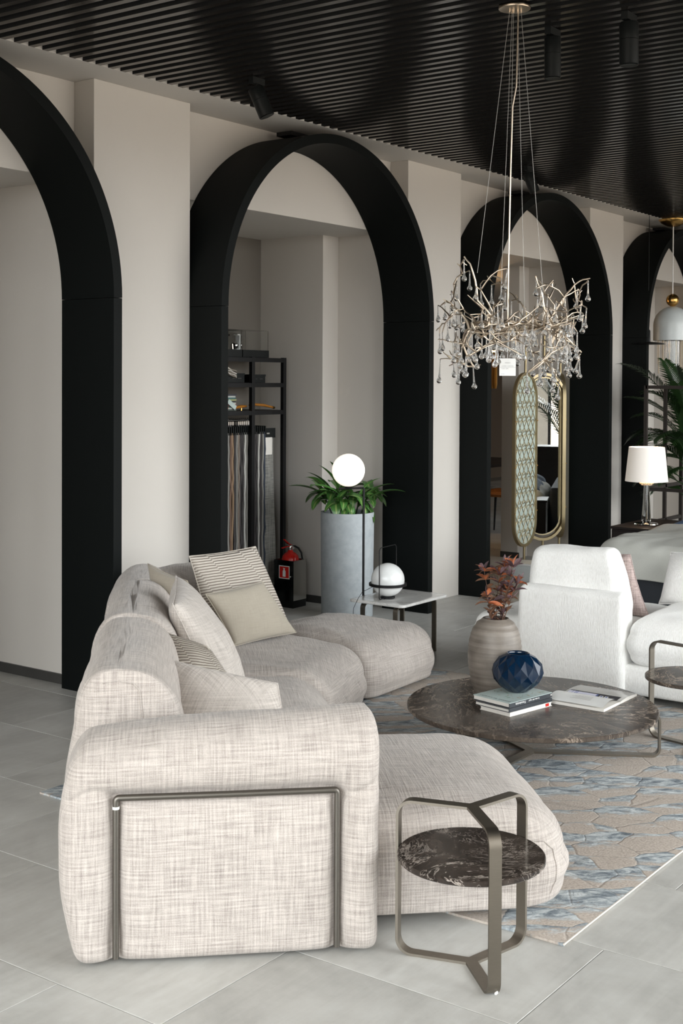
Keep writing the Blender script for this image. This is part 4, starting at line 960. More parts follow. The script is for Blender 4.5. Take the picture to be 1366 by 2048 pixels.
# extinguisher on its steel cabinet
t = thing('extinguisher_cabinet', 'polished steel fire extinguisher stand with a red sign, beside the rack', 'cabinet', (7.442, 5.852, 0))
M['steel'] = m_metal('polished_steel', (0.50, 0.50, 0.49), 0.12); M['darksteel'] = m_metal('dark_steel', (0.05, 0.055, 0.055), 0.18)
CW, CD, CH = 0.158, 0.182, 0.352
obj('side_panel', MB().box(0.004, CW, 0, 0.004, 0.055, CH), 'steel', t, smooth=False); obj('side_panel', MB().box(CW-0.004, CW, 0.004, CD, 0.055, CH), 'steel', t, smooth=False)
obj('back_panel', MB().box(0.004, CW, CD-0.004, CD, 0, CH), 'steel', t, smooth=False); obj('shelf', MB().box(0.004, CW-0.004, 0.004, CD-0.004, 0.06, 0.066), 'steel', t, smooth=False)
obj('front_panel', MB().box(0, 0.004, 0, CD, 0, CH), 'darksteel', t, smooth=False); obj('plinth', MB().box(0.004, CW, 0.002, 0.012, 0, 0.055), 'blackplastic', t, smooth=False)
obj('knob', sphere((-0.006, 0.022, 0.235), 0.007, 12, 8), 'chrome', t)
sg = obj('sign', MB().box(-0.0015, -0.0003, 0.035, 0.135, 0.215, 0.312), 'white', t, smooth=False)
obj('red_field', MB().box(-0.0022, -0.0016, 0.041, 0.129, 0.221, 0.306), 'red', sg, smooth=False)
obj('pictogram', MB().add(([(-0.0026, 0.085-q[0], q[1]) for q in ((-0.014, 0.230), (0.014, 0.230), (0.014, 0.272), (0.007, 0.281), (0.005, 0.287), (0.010, 0.293), (-0.012, 0.296), (-0.005, 0.287), (-0.007, 0.281), (-0.014, 0.272))], [tuple(range(10))])), 'white', sg, smooth=False)
e = thing('fire_extinguisher', 'red fire extinguisher standing in the steel cabinet', 'fire extinguisher', (7.522, 5.944, 0.067))
obj('cylinder', lathe([(0.062, 0), (0.066, 0.01), (0.066, 0.285), (0.058, 0.312), (0.042, 0.330), (0.022, 0.342), (0.018, 0.355)], seg=40), 'red', e, angle=50)
obj('valve', lathe([(0.014, 0.350), (0.017, 0.36), (0.017, 0.385), (0.010, 0.395)], seg=20), 'chrome', e, angle=40)
obj('gauge', tube([(0, -0.015, 0.372), (0, -0.028, 0.372)], 0.012, 16), 'chrome', e, angle=40)
obj('lever', strap([(0.015, 0, 0.392), (-0.02, 0, 0.400), (-0.075, 0, 0.440)], (0, 1, 0), 0.016, 0.006), 'red', e); obj('lever', strap([(0.015, 0, 0.382), (-0.04, 0, 0.385), (-0.10, 0, 0.378)], (0, 1, 0), 0.014, 0.006), 'red', e)
obj('hose', tube([(0.015, 0, 0.378), (0.040, -0.01, 0.380), (0.060, -0.03, 0.365), (0.066, -0.055, 0.33), (0.064, -0.068, 0.27), (0.060, -0.072, 0.05)], 0.0075, 10), 'blackplastic', e, angle=70)
# planter with plant
PL = (7.46, 5.372)
t = thing('planter', 'tall pale blue-grey concrete cylinder planter', 'planter', (PL[0], PL[1], 0))
obj('body', lathe([(0.18, 0), (0.186, 0.006), (0.193, 0.74), (0.191, 0.752), (0.183, 0.752), (0.180, 0.70), (0.178, 0.66)], seg=72, cap1=False), 'concrete', t, angle=50)
obj('soil', lathe([(0.1785, 0.70), (0.10, 0.712), (0.02, 0.715)], seg=40, cap0=False), 'soil', t)
pl = thing('potted_plant', 'variegated green leafy plant growing in the concrete planter', 'plant', (PL[0], PL[1], 0.712))
lm = [leaf_mesh('leaf', 0.23, 0.080, 1.2, 0.22, 'leaf', 10), leaf_mesh('leaf', 0.20, 0.085, 1.7, 0.2, 'leaf', 10), leaf_mesh('leaf', 0.25, 0.056, 0.8, 0.2, 'leaf', 10), leaf_mesh('leaf', 0.18, 0.078, 2.1, 0.25, 'leaf', 10)]
rp = random.Random(21)
for s in range(11):
    a = 2*math.pi*s/11+rp.uniform(-.2, .2); rr = rp.uniform(0.02, 0.11); h = rp.uniform(0.10, 0.22); tx = rr*1.9
    b0 = Vector((math.cos(a)*rr, math.sin(a)*rr, -0.01)); b1 = Vector((math.cos(a)*tx, math.sin(a)*tx, h))
    obj('stem', tube([b0, (b0+b1)/2+Vector((0, 0, 0.02)), b1], [0.006, 0.005, 0.003], 7), 'palm', pl, angle=60)
    for q in range(7):
        a2 = a+rp.uniform(-1.5, 1.5); el = rp.uniform(0.0, 1.1) if q else 1.6
        m = lm[rp.choice([0, 1, 3, 1])] if el < 0.8 else lm[rp.choice([0, 2])]
        put_leaf(m, pl, b0.lerp(b1, 0.55+0.45*q/6), (math.cos(a2), math.sin(a2), el), s=rp.uniform(0.7, 1.0), roll=rp.uniform(-.4, .4))
for dx, el, s in ((-0.75, 1.6, 1.1), (-0.45, 2.0, 1.15), (-1.0, 0.85, 1.25), (1.0, 0.7, 1.15), (0.8, 0.9, 1.0), (-0.2, 2.2, 1.2), (0.55, 1.1, 0.9)):
    d = RTv*dx-FWv*0.2; st = RTv*dx*0.10+Vector((0, 0, 0.10)); d2 = Vector((d.x, d.y, el))
    put_leaf(lm[2], pl, st+d2.normalized()*0.06, d2, s=s)

# ------------------------------------------------------------------ folding screen with mirror in the third arch
t = thing('folding_screen', 'brass screen of tall oval panels, one mirrored and two latticed, in the third arch', 'screen', (9.99, 5.28, 0))
def stadium(w2, z0, z1, n=14):
    r = w2; pts = []
    for i in range(n+1): a = math.pi*i/n; pts.append((r*math.cos(a), z1-r+r*math.sin(a)))
    for i in range(n+1): a = math.pi+math.pi*i/n; pts.append((r*math.cos(a), z0+r+r*math.sin(a)))
    return pts
def oval_ring(w2, z0, z1, t_, dep, n=14):
    A = stadium(w2, z0, z1, n); B = stadium(w2-t_, z0+t_, z1-t_, n); m = len(A); v = []; f = []
    for y in (-dep/2, dep/2): v += [(x, y, z) for x, z in A]+[(x, y, z) for x, z in B]
    for i in range(m):
        j = (i+1) % m
        f += [(i, j, m+j, m+i), (2*m+j, 2*m+i, 3*m+i, 3*m+j), (j, i, 2*m+i, 2*m+j), (m+i, m+j, 3*m+j, 3*m+i)]
    return v, f
def oval_plate(w2, z0, z1, y, n=14):
    A = stadium(w2, z0, z1, n); return [(x, y, z) for x, z in A], [tuple(range(len(A)))]
W2, Z0, Z1 = 0.222, 0.245, 1.775
def panel(loc, rz, kind):
    p = bpy.data.objects.new('mirror_panel' if kind == 'mirror' else 'lattice_panel', None)
    fr = obj(p.name, oval_ring(W2, Z0, Z1, 0.024, 0.030), 'brass', t, angle=30); bpy.data.objects.remove(p); fr.location = loc; fr.rotation_euler = (0, 0, rz)
    obj('pole', tube([(0, 0, 0.0), (0, 0, Z0+0.002)], 0.011, 10), 'brass', fr, angle=60); obj('pole', tube([(0, 0, Z1-0.002), (0, 0, 2.30)], 0.011, 10), 'brass', fr, angle=60)
    obj('foot', lathe([(0.05, 0), (0.05, 0.006), (0.02, 0.01)], (0, 0, 0)), 'brass', fr)
    if kind == 'mirror':
        obj('mirror_rim', oval_ring(W2-0.036, Z0+0.05, Z1-0.036, 0.010, 0.02), 'brass', fr, angle=30)
        v_, f_ = oval_plate(W2-0.045, Z0+0.059, Z1-0.045, -0.004); f_ = [tuple(reversed(f_[0]))]; obj('mirror_glass', (v_, f_), 'mirror', fr, smooth=False)
        v_, f_ = oval_plate(W2-0.045, Z0+0.059, Z1-0.045, 0.004); obj('mirror_back', (v_, f_), 'brass', fr, smooth=False)
    else:
        k = MB(); k.add(oval_plate(W2-0.024, Z0+0.024, Z1-0.024, -0.002)); vv, ff = oval_plate(W2-0.024, Z0+0.024, Z1-0.024, 0.002); k.add((vv, [tuple(reversed(ff[0]))]))
        obj('infill', k, 'infill', fr, smooth=False)
        # lattice: diagonals plus small arcs at each crossing
        lat = MB(); w2 = W2-0.026; cx, cz = 0.145, 0.125
        def inside(x, z):
            if abs(x) > w2: return False
            zz0, zz1 = Z0+0.026+w2, Z1-0.026-w2
            if z < zz0: return x*x+(z-zz0)**2 < w2*w2
            if z > zz1: return x*x+(z-zz1)**2 < w2*w2
            return True
        def clipline(a, b, thk=0.0028):
            N = 60; run = []
            for i in range(N+1):
                q = (a[0]+(b[0]-a[0])*i/N, a[1]+(b[1]-a[1])*i/N)
                if inside(*q): run.append(q)
                else:
                    if len(run) > 1: lat.add(tube([(run[0][0], -0.006, run[0][1]), (run[-1][0], -0.006, run[-1][1])], thk, 4))
                    run = []
            if len(run) > 1: lat.add(tube([(run[0][0], -0.006, run[0][1]), (run[-1][0], -0.006, run[-1][1])], thk, 4))
        for i in range(-4, 22):
            zb = Z0-0.2+i*cz*1.0
            sl = cz/cx*1.7
            clipline((-w2, zb), (w2, zb+2*w2*sl)); clipline((-w2, zb+0.0), (w2, zb-2*w2*sl))
        dz = cz/2
        r_ = 0
        z = Z0+0.03
        while z < Z1:
            for x in [(-0.1475+0.0735*q) if r_ % 2 else (-0.11+0.0735*q) for q in range(5)]:
                pts = [(x+0.026*math.cos(a), z+0.022*math.sin(a)) for a in [math.pi*(k/8)*(1 if r_ % 2 else -1) for k in range(9)]]
                if all(inside(*q) for q in pts): lat.add(tube([(q[0], -0.006, q[1]) for q in pts], 0.0027, 4, cap=False))
            z += dz; r_ += 1
        obj('lattice', lat, 'brass', fr, smooth=False)
        for s in (-1, 1): obj('stud', MB().add(sphere((s*(W2-0.004), -0.017, 0.55), 0.006, 8, 6)).add(sphere((s*(W2-0.004), -0.017, 0.95), 0.006, 8, 6)).add(sphere((s*(W2-0.004), -0.017, 1.35), 0.006, 8, 6)), 'gold', fr)
panel((0, 0, 0), R(2), 'lattice')
panel((0.49, 0.07, 0), R(-33), 'mirror')
panel((0.80, 0.06, 0), R(37), 'lattice')

# ------------------------------------------------------------------ white sofa
ws = thing('white_sofa', 'white ribbed sofa with a free-standing padded back panel, right of the coffee table', 'sofa', (6.30, 2.74, 0))
def wpart(name, poly, z0, z1, **kw): return obj(name, softbody(poly, z0, z1, **kw), 'whitefab', ws, angle=80)
wpart('base', [(0.02, -1.0), (0.95, -1.0), (0.95, 0.94), (0.02, 0.94)], 0.045, 0.205, rt=0.03, ht=0.03, rb=0.03, hb=0.03, rc=0.05, crown=0, bulge=0.008, amp=0.002)
wpart('seat', [(0.0, -1.0), (0.93, -1.0), (0.93, -0.012), (0.0, -0.012)], 0.205, 0.475, rt=0.11, ht=0.10, rb=0.05, hb=0.05, rc=0.07, crown=0.022, bulge=0.018, amp=0.004, seed=21)
wpart('seat', [(0.02, 0.0), (0.94, 0.0), (0.94, 0.93), (0.02, 0.93)], 0.205, 0.385, rt=0.06, ht=0.06, rb=0.03, hb=0.03, rc=0.06, crown=0.018, bulge=0.012, amp=0.003, seed=22)
wpart('back_panel', [(-0.01, -0.002), (0.125, -0.002), (0.125, 0.625), (-0.01, 0.625)], 0.05, 0.580, rt=0.045, ht=0.045, rb=0.02, hb=0.02, rc=0.03, crown=0.002, bulge=0.006, amp=0.003, seed=23, step=0.02, nz=24)
BV, BF = softbody([(0.055, 0.03), (0.22, 0.03), (0.22, 0.60), (0.055, 0.60)], 0.42, 0.785, rt=0.045, ht=0.045, rb=0.03, hb=0.03, rc=0.05, crown=0.012, bulge=0.012, amp=0.005, seed=24)
for p in BV:
    k = max(0, (p.z-0.50)/0.30)
    if p.y < 0.35: p.y += 0.105*k*(0.35-p.y)/0.32
    p.x += 0.05*k; p.z += (0.035*(0.3-p.y) if p.z > 0.6 else 0)
bc = obj('back_cushion', (BV, BF), 'whitefab', ws, angle=80)
for x, y in ((0.08, -0.95), (0.88, -0.95), (0.08, 0.86), (0.88, 0.86), (0.08, -0.35)): obj('foot', MB().box(x-0.03, x+0.03, y-0.03, y+0.03, 0.0, 0.046), 'blackplastic', ws, smooth=False)
cushion('cushion', [(6.74, 3.30, 0.385), (6.74, 2.775, 0.385), (6.66, 2.86, 0.740), (6.62, 3.30, 0.740)], 0.14, 'boucle', 'pinkish boucle cushion behind the back panel of the white sofa', seed=31)
cushion('cushion', [(6.90, 2.79, 0.440), (6.84, 2.28, 0.475), (6.93, 2.30, 0.77), (7.00, 2.76, 0.725)], 0.20, 'whitefab', 'white cushion on the white sofa at the right edge', seed=32)

# ------------------------------------------------------------------ bed, nightstand, lamp
bd = thing('bed', 'bed with grey duvet and navy throw behind the white sofa', 'bed', (8.40, 2.30, 0))
obj('bed_base', softbody([(0.05, 0), (2.05, 0), (2.05, 1.47), (0.05, 1.47)], 0.04, 0.36, rt=0.02, ht=0.02, rb=0.02, hb=0.02, rc=0.05, crown=0, bulge=0, amp=0), 'bedbase', bd, angle=60)
V, F = softbody([(0.0, -0.04), (2.02, -0.04), (2.02, 1.60), (0.0, 1.60)], 0.315, 0.580, rt=0.13, ht=0.11, rb=0.012, hb=0.012, rc=0.14, crown=0.035, bulge=0.012, amp=0.010, freq=3.2, seed=41, step=0.03, nz=18)
for p in V:
    if p.z < 0.56: # folds hanging over the foot end
        fx = noise.noise(Vector((p.y*5.0+p.z*4.0, p.x*2.0, 0)))*0.016; p.x += fx*(1 if p.x < 1.5 else 0)
        if p.x < 0.06: p.x -= 0.010*math.sin((p.y*1.7+p.z*2.2)*6.0)
    if p.z < 0.33: p.z += 0.012*noise.noise(Vector((p.x*3, p.y*3, 4)))-0.004
obj('duvet', (V, F), 'duvet', bd, angle=80)
obj('throw', softbody([(0.98, -0.06), (1.95, -0.06), (1.95, 1.50), (1.10, 1.50)], 0.50, 0.645, rt=0.22, ht=0.10, rb=0.02, hb=0.02, rc=0.14, crown=0.03, bulge=0.01, amp=0.013, freq=3, seed=42), 'navy', bd, angle=80)
obj('headboard', softbody([(2.06, -0.05), (2.16, -0.05), (2.16, 1.50), (2.06, 1.50)], 0.04, 0.60, rt=0.03, ht=0.03, rb=0.01, hb=0.01, rc=0.03, crown=0, bulge=0, amp=0), 'bedbase', bd, angle=60)
ns = thing('nightstand', 'low dark wooden nightstand under the white table lamp', 'nightstand', (9.70, 3.93, 0))
obj('body', MB().box(0.0, 0.75, 0.0, 0.40, 0.02, 0.498), 'wood', ns, smooth=False, bevel=0.003); obj('top', MB().box(-0.012, 0.762, -0.012, 0.412, 0.50, 0.52), 'wood', ns, smooth=False, bevel=0.002)
for z in (0.06, 0.285): obj('drawer', MB().box(-0.012, 0.0, 0.015, 0.385, z, z+0.20), 'wood', ns, smooth=False, bevel=0.002)
tl = thing('table_lamp', 'table lamp with white drum shade on a smoked glass stem, on the nightstand', 'lamp', (9.98, 4.150, 0.521))
obj('base', lathe([(0.095, 0), (0.098, 0.004), (0.095, 0.012), (0.03, 0.018), (0.022, 0.03)], seg=48), 'chrome', tl, angle=40)
obj('stem', lathe([(0.038, 0.03), (0.037, 0.06), (0.026, 0.25), (0.020, 0.330)], seg=32), 'smokeglass', tl, angle=60)
obj('rod', tube([(0, 0, 0.02), (0, 0, 0.42)], 0.005, 8), 'chrome', tl, angle=60)
M['crystal'] = plain('lit_crystal_collar', (0.75, 0.62, 0.45), 0.15)
k = MB()
for i in range(22): a = 2*math.pi*i/22; k.add(sphere((0.050*math.cos(a), 0.050*math.sin(a), 0.345), 0.010, 8, 6))
for i in range(18): a = 2*math.pi*i/18; k.add(sphere((0.040*math.cos(a), 0.040*math.sin(a), 0.333), 0.008, 8, 6))
obj('crystal_collar', k, 'crystal', tl)
obj('shade', lathe([(0.174, 0.358), (0.145, 0.640), (0.143, 0.640), (0.172, 0.358), (0.174, 0.358)], seg=64, cap0=False, cap1=False), 'shade', tl, angle=60)
pt = bpy.data.lights.new('lamp_bulb', 'POINT'); pt.energy = 5; pt.color = (1.0, 0.72, 0.45); pt.shadow_soft_size = 0.03
po_ = bpy.data.objects.new('lamp_bulb', pt); COL.objects.link(po_); po_.parent = tl; po_.location = (0, 0, 0.48)

# dark metal frame, palm and pendants at the far right
fr = thing('metal_frame', 'tall dark metal frame stand in front of the palm behind the nightstand', 'frame', (10.89, 3.50, 0))
FX, FY, FZ = 0.86, 1.04, 1.665; bw = 0.03
for x, y in ((0, FY), (0.455, FY), (FX, FY), (0, 0), (FX, 0)): obj('post', MB().box(x-bw/2, x+bw/2, y-bw/2, y+bw/2, 0, FZ), 'brownmetal', fr, smooth=False)
for z in (FZ-0.015, 0.735, 0.42):
    obj('rail', MB().box(0, FX, FY-bw/2, FY+bw/2, z-0.015, z+0.015), 'brownmetal', fr, smooth=False); obj('rail', MB().box(-bw/2, bw/2, 0, FY, z-0.015, z+0.015), 'brownmetal', fr, smooth=False)
pm = thing('palm', 'tall green potted palm behind the dark metal frame at the right edge', 'plant', (11.62, 4.42, 0))
obj('pot', lathe([(0.14, 0), (0.16, 0.01), (0.19, 0.36), (0.18, 0.38), (0.165, 0.36), (0.16, 0.33), (0.02, 0.33)], seg=40), 'white', pm, angle=50)
obj('trunk', tube([(0, 0, 0.3), (0.01, 0, 0.8), (0, 0.01, 1.25)], [0.03, 0.024, 0.014], 10), 'stem', pm, angle=60)
rq = random.Random(8)
def frond(parent, p0, d, L, droop, nl=30, ll=0.26, name='frond'):
    d = Vector(d).normalized(); mb = MB(); pts = []; p = Vector(p0); n = 22; cur = d.copy()
    for i in range(n+1):
        pts.append(p.copy()); p = p+cur*(L/n); cur = (cur+Vector((0, 0, -droop/n*(0.4+1.3*i/n)))).normalized()
    mb.add(tube(pts, [0.006*(1-0.8*i/n) for i in range(n+1)], 5))
    for i in range(nl):
        u = 0.22+0.78*i/nl; q = u*n; k = min(n-1, int(q)); pp = pts[k].lerp(pts[k+1], q-k); t_ = (pts[k+1]-pts[k]).normalized()
        side = t_.cross(Vector((0, 0, 1)))
        side = side.normalized() if side.length > 1e-3 else Vector((1, 0, 0))
        upv = side.cross(t_).normalized()
        for s in (-1, 1):
            l = ll*(0.45+0.9*math.sin(math.pi*min(1, u*0.95+0.05)))*rq.uniform(0.85, 1.1)
            dd = (side*s*0.75+t_*0.75+upv*0.25).normalized(); wn = dd.cross(upv).normalized()
            a, b_, c = pp, pp+dd*l*0.5+Vector((0, 0, -0.02*l)), pp+dd*l+Vector((0, 0, -0.28*l)); wv = 0.0085
            m = len(mb.v); mb.v += [tuple(a-wn*wv*0.4), tuple(a+wn*wv*0.4), tuple(b_-wn*wv), tuple(b_+wn*wv), tuple(c)]; mb.uv += [(0, 0), (1, 0), (0, .5), (1, .5), (.5, 1)]
            mb.f += [(m, m+1, m+3, m+2), (m+2, m+3, m+4)]
    while len(mb.uv) < len(mb.v): mb.uv.append((0.3, 0.3))
    return obj(name, mb, 'palm', parent, angle=60, uv=True)
def V2(l, f_, z): return RTv*l+FWv*f_+Vector((0, 0, z))
for l, f_, z, L, dr, h0 in ((-0.55, -0.1, 1.05, 0.98, 1.25, 1.20), (-0.75, 0.1, 0.75, 0.66, 0.8, 1.22), (-0.5, 0.2, 0.9, 0.62, 1.6, 1.05), (-0.7, -0.2, 0.25, 0.50, 0.9, 0.95), (-0.55, -0.1, 0.9, 0.55, 2.2, 0.85), (0.5, 0, 1.0, 0.9, 1.3, 1.2), (0.8, 0.1, 0.7, 0.8, 1.3, 1.15),
                            (-0.2, 0.4, 1.4, 0.8, 1.0, 1.2), (0.2, -0.5, 1.0, 0.7, 1.5, 1.1), (-0.35, -0.5, 0.9, 0.6, 1.7, 0.9), (0.4, 0.4, 1.2, 0.8, 1.2, 1.2), (-0.6, 0.3, 0.5, 0.55, 1.3, 0.75), (-0.3, 0, 1.9, 0.6, 0.7, 1.25), (-0.45, 0.1, 0.35, 0.5, 1.6, 0.70), (-0.4, -0.3, 0.6, 0.6, 1.8, 1.0), (-0.25, 0.2, 0.8, 0.7, 1.9, 1.15), (-0.6, 0.0, 0.7, 0.55, 2.0, 1.0), (-0.15, -0.2, 1.2, 0.75, 1.4, 1.0), (-0.5, -0.4, 0.2, 0.5, 1.2, 0.85), (-0.3, 0.35, 0.3, 0.45, 1.4, 0.6), (-0.8, 0.1, 0.55, 0.6, 1.5, 1.1)):
    frond(pm, (0, 0, h0), V2(l, f_, z), L, dr, nl=36, ll=0.20)
# palm seen reflected in the oval mirror, dark cabinet added to darken that reflection
sb = thing('sideboard', 'unseen long dark sideboard added to darken the lower part of the oval mirror', 'sideboard', (9.5, 0.55, 0))
obj('body', MB().box(0, 2.6, 0, 0.45, 0.08, 0.86), 'wood', sb, smooth=False, bevel=0.003); obj('top', MB().box(-0.01, 2.61, -0.01, 0.46, 0.86, 0.885), 'wood', sb, smooth=False)
for i in range(4): obj('door', MB().box(0.02+0.645*i, 0.655+0.645*i, 0.45, 0.465, 0.10, 0.84), 'wood', sb, smooth=False, bevel=0.002)
for x in (0.05, 2.55):
    for y in (0.05, 0.40): obj('leg', MB().box(x-0.02, x+0.02, y-0.02, y+0.02, 0, 0.08), 'blackmetal', sb, smooth=False)
p2 = thing('palm', 'palm beside the street windows, seen reflected in the oval mirror', 'plant', (10.62, 1.55, 0))
obj('pot', lathe([(0.14, 0), (0.16, 0.01), (0.19, 0.36), (0.18, 0.38), (0.165, 0.36), (0.16, 0.33), (0.02, 0.33)], seg=40), 'blackplastic', p2, angle=50)
obj('trunk', tube([(0, 0, 0.3), (0.01, 0, 0.6), (0, 0.01, 0.85)], [0.03, 0.024, 0.014], 10), 'stem', p2, angle=60)
for k in range(13):
    a = k*2.4; frond(p2, (0, 0, 0.75+0.02*k), (math.cos(a)*0.55, math.sin(a)*0.55, 1.0+0.05*k), 0.95, 1.1, nl=24, ll=0.24)
wp = thing('dome_pendant', 'white dome pendant lamp with gold ball and fluted glass tube at the right edge', 'pendant lamp', (12.393, 4.895, 0))
obj('canopy', lathe([(0.005, 3.262), (0.06, 3.268), (0.115, 3.295), (0.145, 3.325), (0.145, 3.331)], seg=48), 'gold', wp, angle=60)
obj('cord', tube([(0, 0, 2.58), (0, 0, 3.27)], 0.0065, 8), 'white', wp, angle=60)
obj('gold_ball', sphere((0, 0, 2.522), 0.064, 32, 20), 'gold', wp, angle=80)
dp = [(0.188, 2.115), (0.188, 2.26)]+[(0.188*math.cos(a), 2.27+0.19*math.sin(a)) for a in [math.pi/2*i/12 for i in range(12)]]+[(0.004, 2.46)]
obj('dome', lathe(dp+[(0.182*math.cos(a), 2.262+0.19*math.sin(a)) for a in [math.pi/2*i/12 for i in range(11, -1, -1)]]+[(0.180, 2.115)], seg=64, cap0=False, cap1=False), 'domewhite', wp, angle=60)
obj('inner_tube', lathe([(0.052, 1.55), (0.052, 2.2)], seg=40), 'domewhite', wp, angle=60)
for i in range(16): a = 2*math.pi*i/16; obj('glass_rod', tube([(0.062*math.cos(a), 0.062*math.sin(a), 1.52), (0.062*math.cos(a), 0.062*math.sin(a), 2.2)], 0.010, 8), 'glass', wp, angle=60)
for i in range(14): a = 2*math.pi*i/14+0.2; obj('bead_chain', tube([(0.145*math.cos(a), 0.145*math.sin(a), 1.88-0.1*(i % 2)), (0.145*math.cos(a), 0.145*math.sin(a), 2.13)], 0.0035, 6), 'crystal', wp, angle=60)
dpn = thing('disc_pendant', 'thin black disc pendant lamp hanging above the palm', 'pendant lamp', (11.948, 4.965, 0))
obj('cord', tube([(0, 0, 2.2), (0, 0, 3.332)], 0.003, 6), 'blackplastic', dpn); obj('neck', lathe([(0.022, 2.085), (0.020, 2.20), (0.008, 2.215)], seg=20), 'blackmetal', dpn, angle=40)
obj('disc', lathe([(0.02, 2.066), (0.155, 2.066), (0.168, 2.070), (0.15, 2.078), (0.03, 2.092)], seg=56), 'blackmetal', dpn, angle=40)

# ------------------------------------------------------------------ track spotlights
def spot(loc, d, r, ln, label, up=0.07):
    t = thing('track_spotlight', label, 'spotlight', loc, 0, 'black cylinder spotlights on the slatted ceiling')
    d = Vector(d).normalized(); z = Vector((0, 0, 1))
    top = Vector((0, 0, -up))
    obj('adapter', MB().box(-0.05, 0.05, -0.016, 0.016, -0.022, 0.012), 'blackplastic', t, smooth=False); obj('arm', tube([(0, 0, 0), tuple(top)], 0.011, 12), 'blackplastic', t, angle=50)
    a, b = top-d*ln*0.12, top+d*ln*0.88
    obj('cylinder', tube([a, a+d*0.004, top+d*ln*0.28], [r*0.93, r, r], 32), 'blackplastic', t, angle=50)
    obj('cylinder', MB().add(tube([top+d*(ln*0.28+0.002), b-d*0.004, b, b-d*0.01], [r, r, r*0.95, r*0.75], 32)), 'blackplastic', t, angle=50)
    obj('lens', tube([b-d*0.012, b-d*0.011], r*0.76, 24), 'base', t, angle=50)
ZC = 3.318
spot((5.335, 4.46, ZC), RTv*0.42+Vector((0, 0, -1)), 0.043, 0.165, 'black spotlight tilted toward the second arch, left on the ceiling', up=0.06)
spot((5.372, 2.712, ZC), (0.02, 0, -1), 0.038, 0.19, 'black spotlight pointing straight down, right beside the chandelier cables', up=0.05)
spot((5.345, 2.325, ZC), (0.02, 0, -1), 0.042, 0.19, 'black spotlight pointing straight down in the upper right corner', up=0.05)
spot((8.70, 4.585, ZC), RTv*0.4+Vector((0, 0, -1)), 0.040, 0.15, 'small black spotlight above the third arch, behind the chandelier cables', up=0.06)
spot((12.0, 4.6, ZC), RTv*0.4+Vector((0, 0, -1)), 0.040, 0.15, 'farthest black spotlight on the ceiling above the far arch', up=0.06)

# ------------------------------------------------------------------ room beyond the third arch
t = thing('dining_table', 'dark dining table in the dim room beyond the third arch', 'table', (12.6, 7.4, 0))
obj('table_top', MB().box(-0.6, 1.0, -0.45, 0.6, 0.74, 0.775), 'wood', t, smooth=False, bevel=0.004)
for x in (-0.5, 0.9):
    for y in (-0.35, 0.5): obj('leg', tube([(x*0.9, y*0.9, 0.74), (x, y, 0)], 0.02, 8), 'wood', t)
t = thing('dining_chair', 'tan leather chair at the dark dining table beyond the third arch', 'chair', (12.55, 6.92, 0))
obj('seat', softbody([(-0.22, -0.22), (0.22, -0.22), (0.22, 0.22), (-0.22, 0.22)], 0.42, 0.48, rt=0.03, ht=0.02, rb=0.02, hb=0.02, rc=0.05, amp=0), 'tan', t)
obj('backrest', softbody([(-0.22, -0.24), (0.22, -0.24), (0.22, -0.19), (-0.22, -0.19)], 0.49, 0.80, rt=0.015, ht=0.02, rb=0.01, hb=0.01, rc=0.02, amp=0), 'tan', t)
for x in (-0.19, 0.19):
    for y in (-0.19, 0.19): obj('leg', tube([(x*0.85, y*0.85, 0.43), (x*1.1, y*1.1, 0)], [0.016, 0.009], 8), 'blackmetal', t)
t = thing('brass_chandelier', 'brass tube chandelier with warm candle bulbs in the room beyond the third arch', 'chandelier', (11.62, 6.72, 0))
obj('stem', tube([(0, 0, 2.0), (0, 0, ZL)], 0.008, 8), 'gold', t)
for i in range(8):
    a = 2*math.pi*i/8+0.3; c, s = math.cos(a)*0.20, math.sin(a)*0.20
    tbn = obj('brass_tube', lathe([(0.018, 1.62), (0.026, 1.66), (0.028, 1.98), (0.030, 1.985)], (c, s, 0), 16), 'gold', t, angle=50)
    obj('bulb', sphere((c, s, 2.02), 0.016, 12, 10, 1.5), 'glow', tbn, angle=80); obj('arm', tube([(0, 0, 2.05), (c, s, 1.95)], 0.006, 6), 'gold', t)
L2 = bpy.data.lights.new('far_room_light', 'POINT'); L2.energy = 14; L2.color = (1.0, 0.66, 0.36); L2.shadow_soft_size = 0.15
o2 = bpy.data.objects.new('far_room_light', L2); COL.objects.link(o2); o2.parent = t; o2.location = (0, 0, 2.15)
t = thing('console', 'low white cabinet behind the folding screen', 'cabinet', (9.62, 5.02, 0))
obj('body', MB().box(0, 0.22, 0, 0.18, 0.0, 0.14), 'domewhite', t, smooth=False, bevel=0.003); obj('top', MB().box(-0.01, 0.23, -0.01, 0.19, 0.14, 0.155), 'white', t, smooth=False)

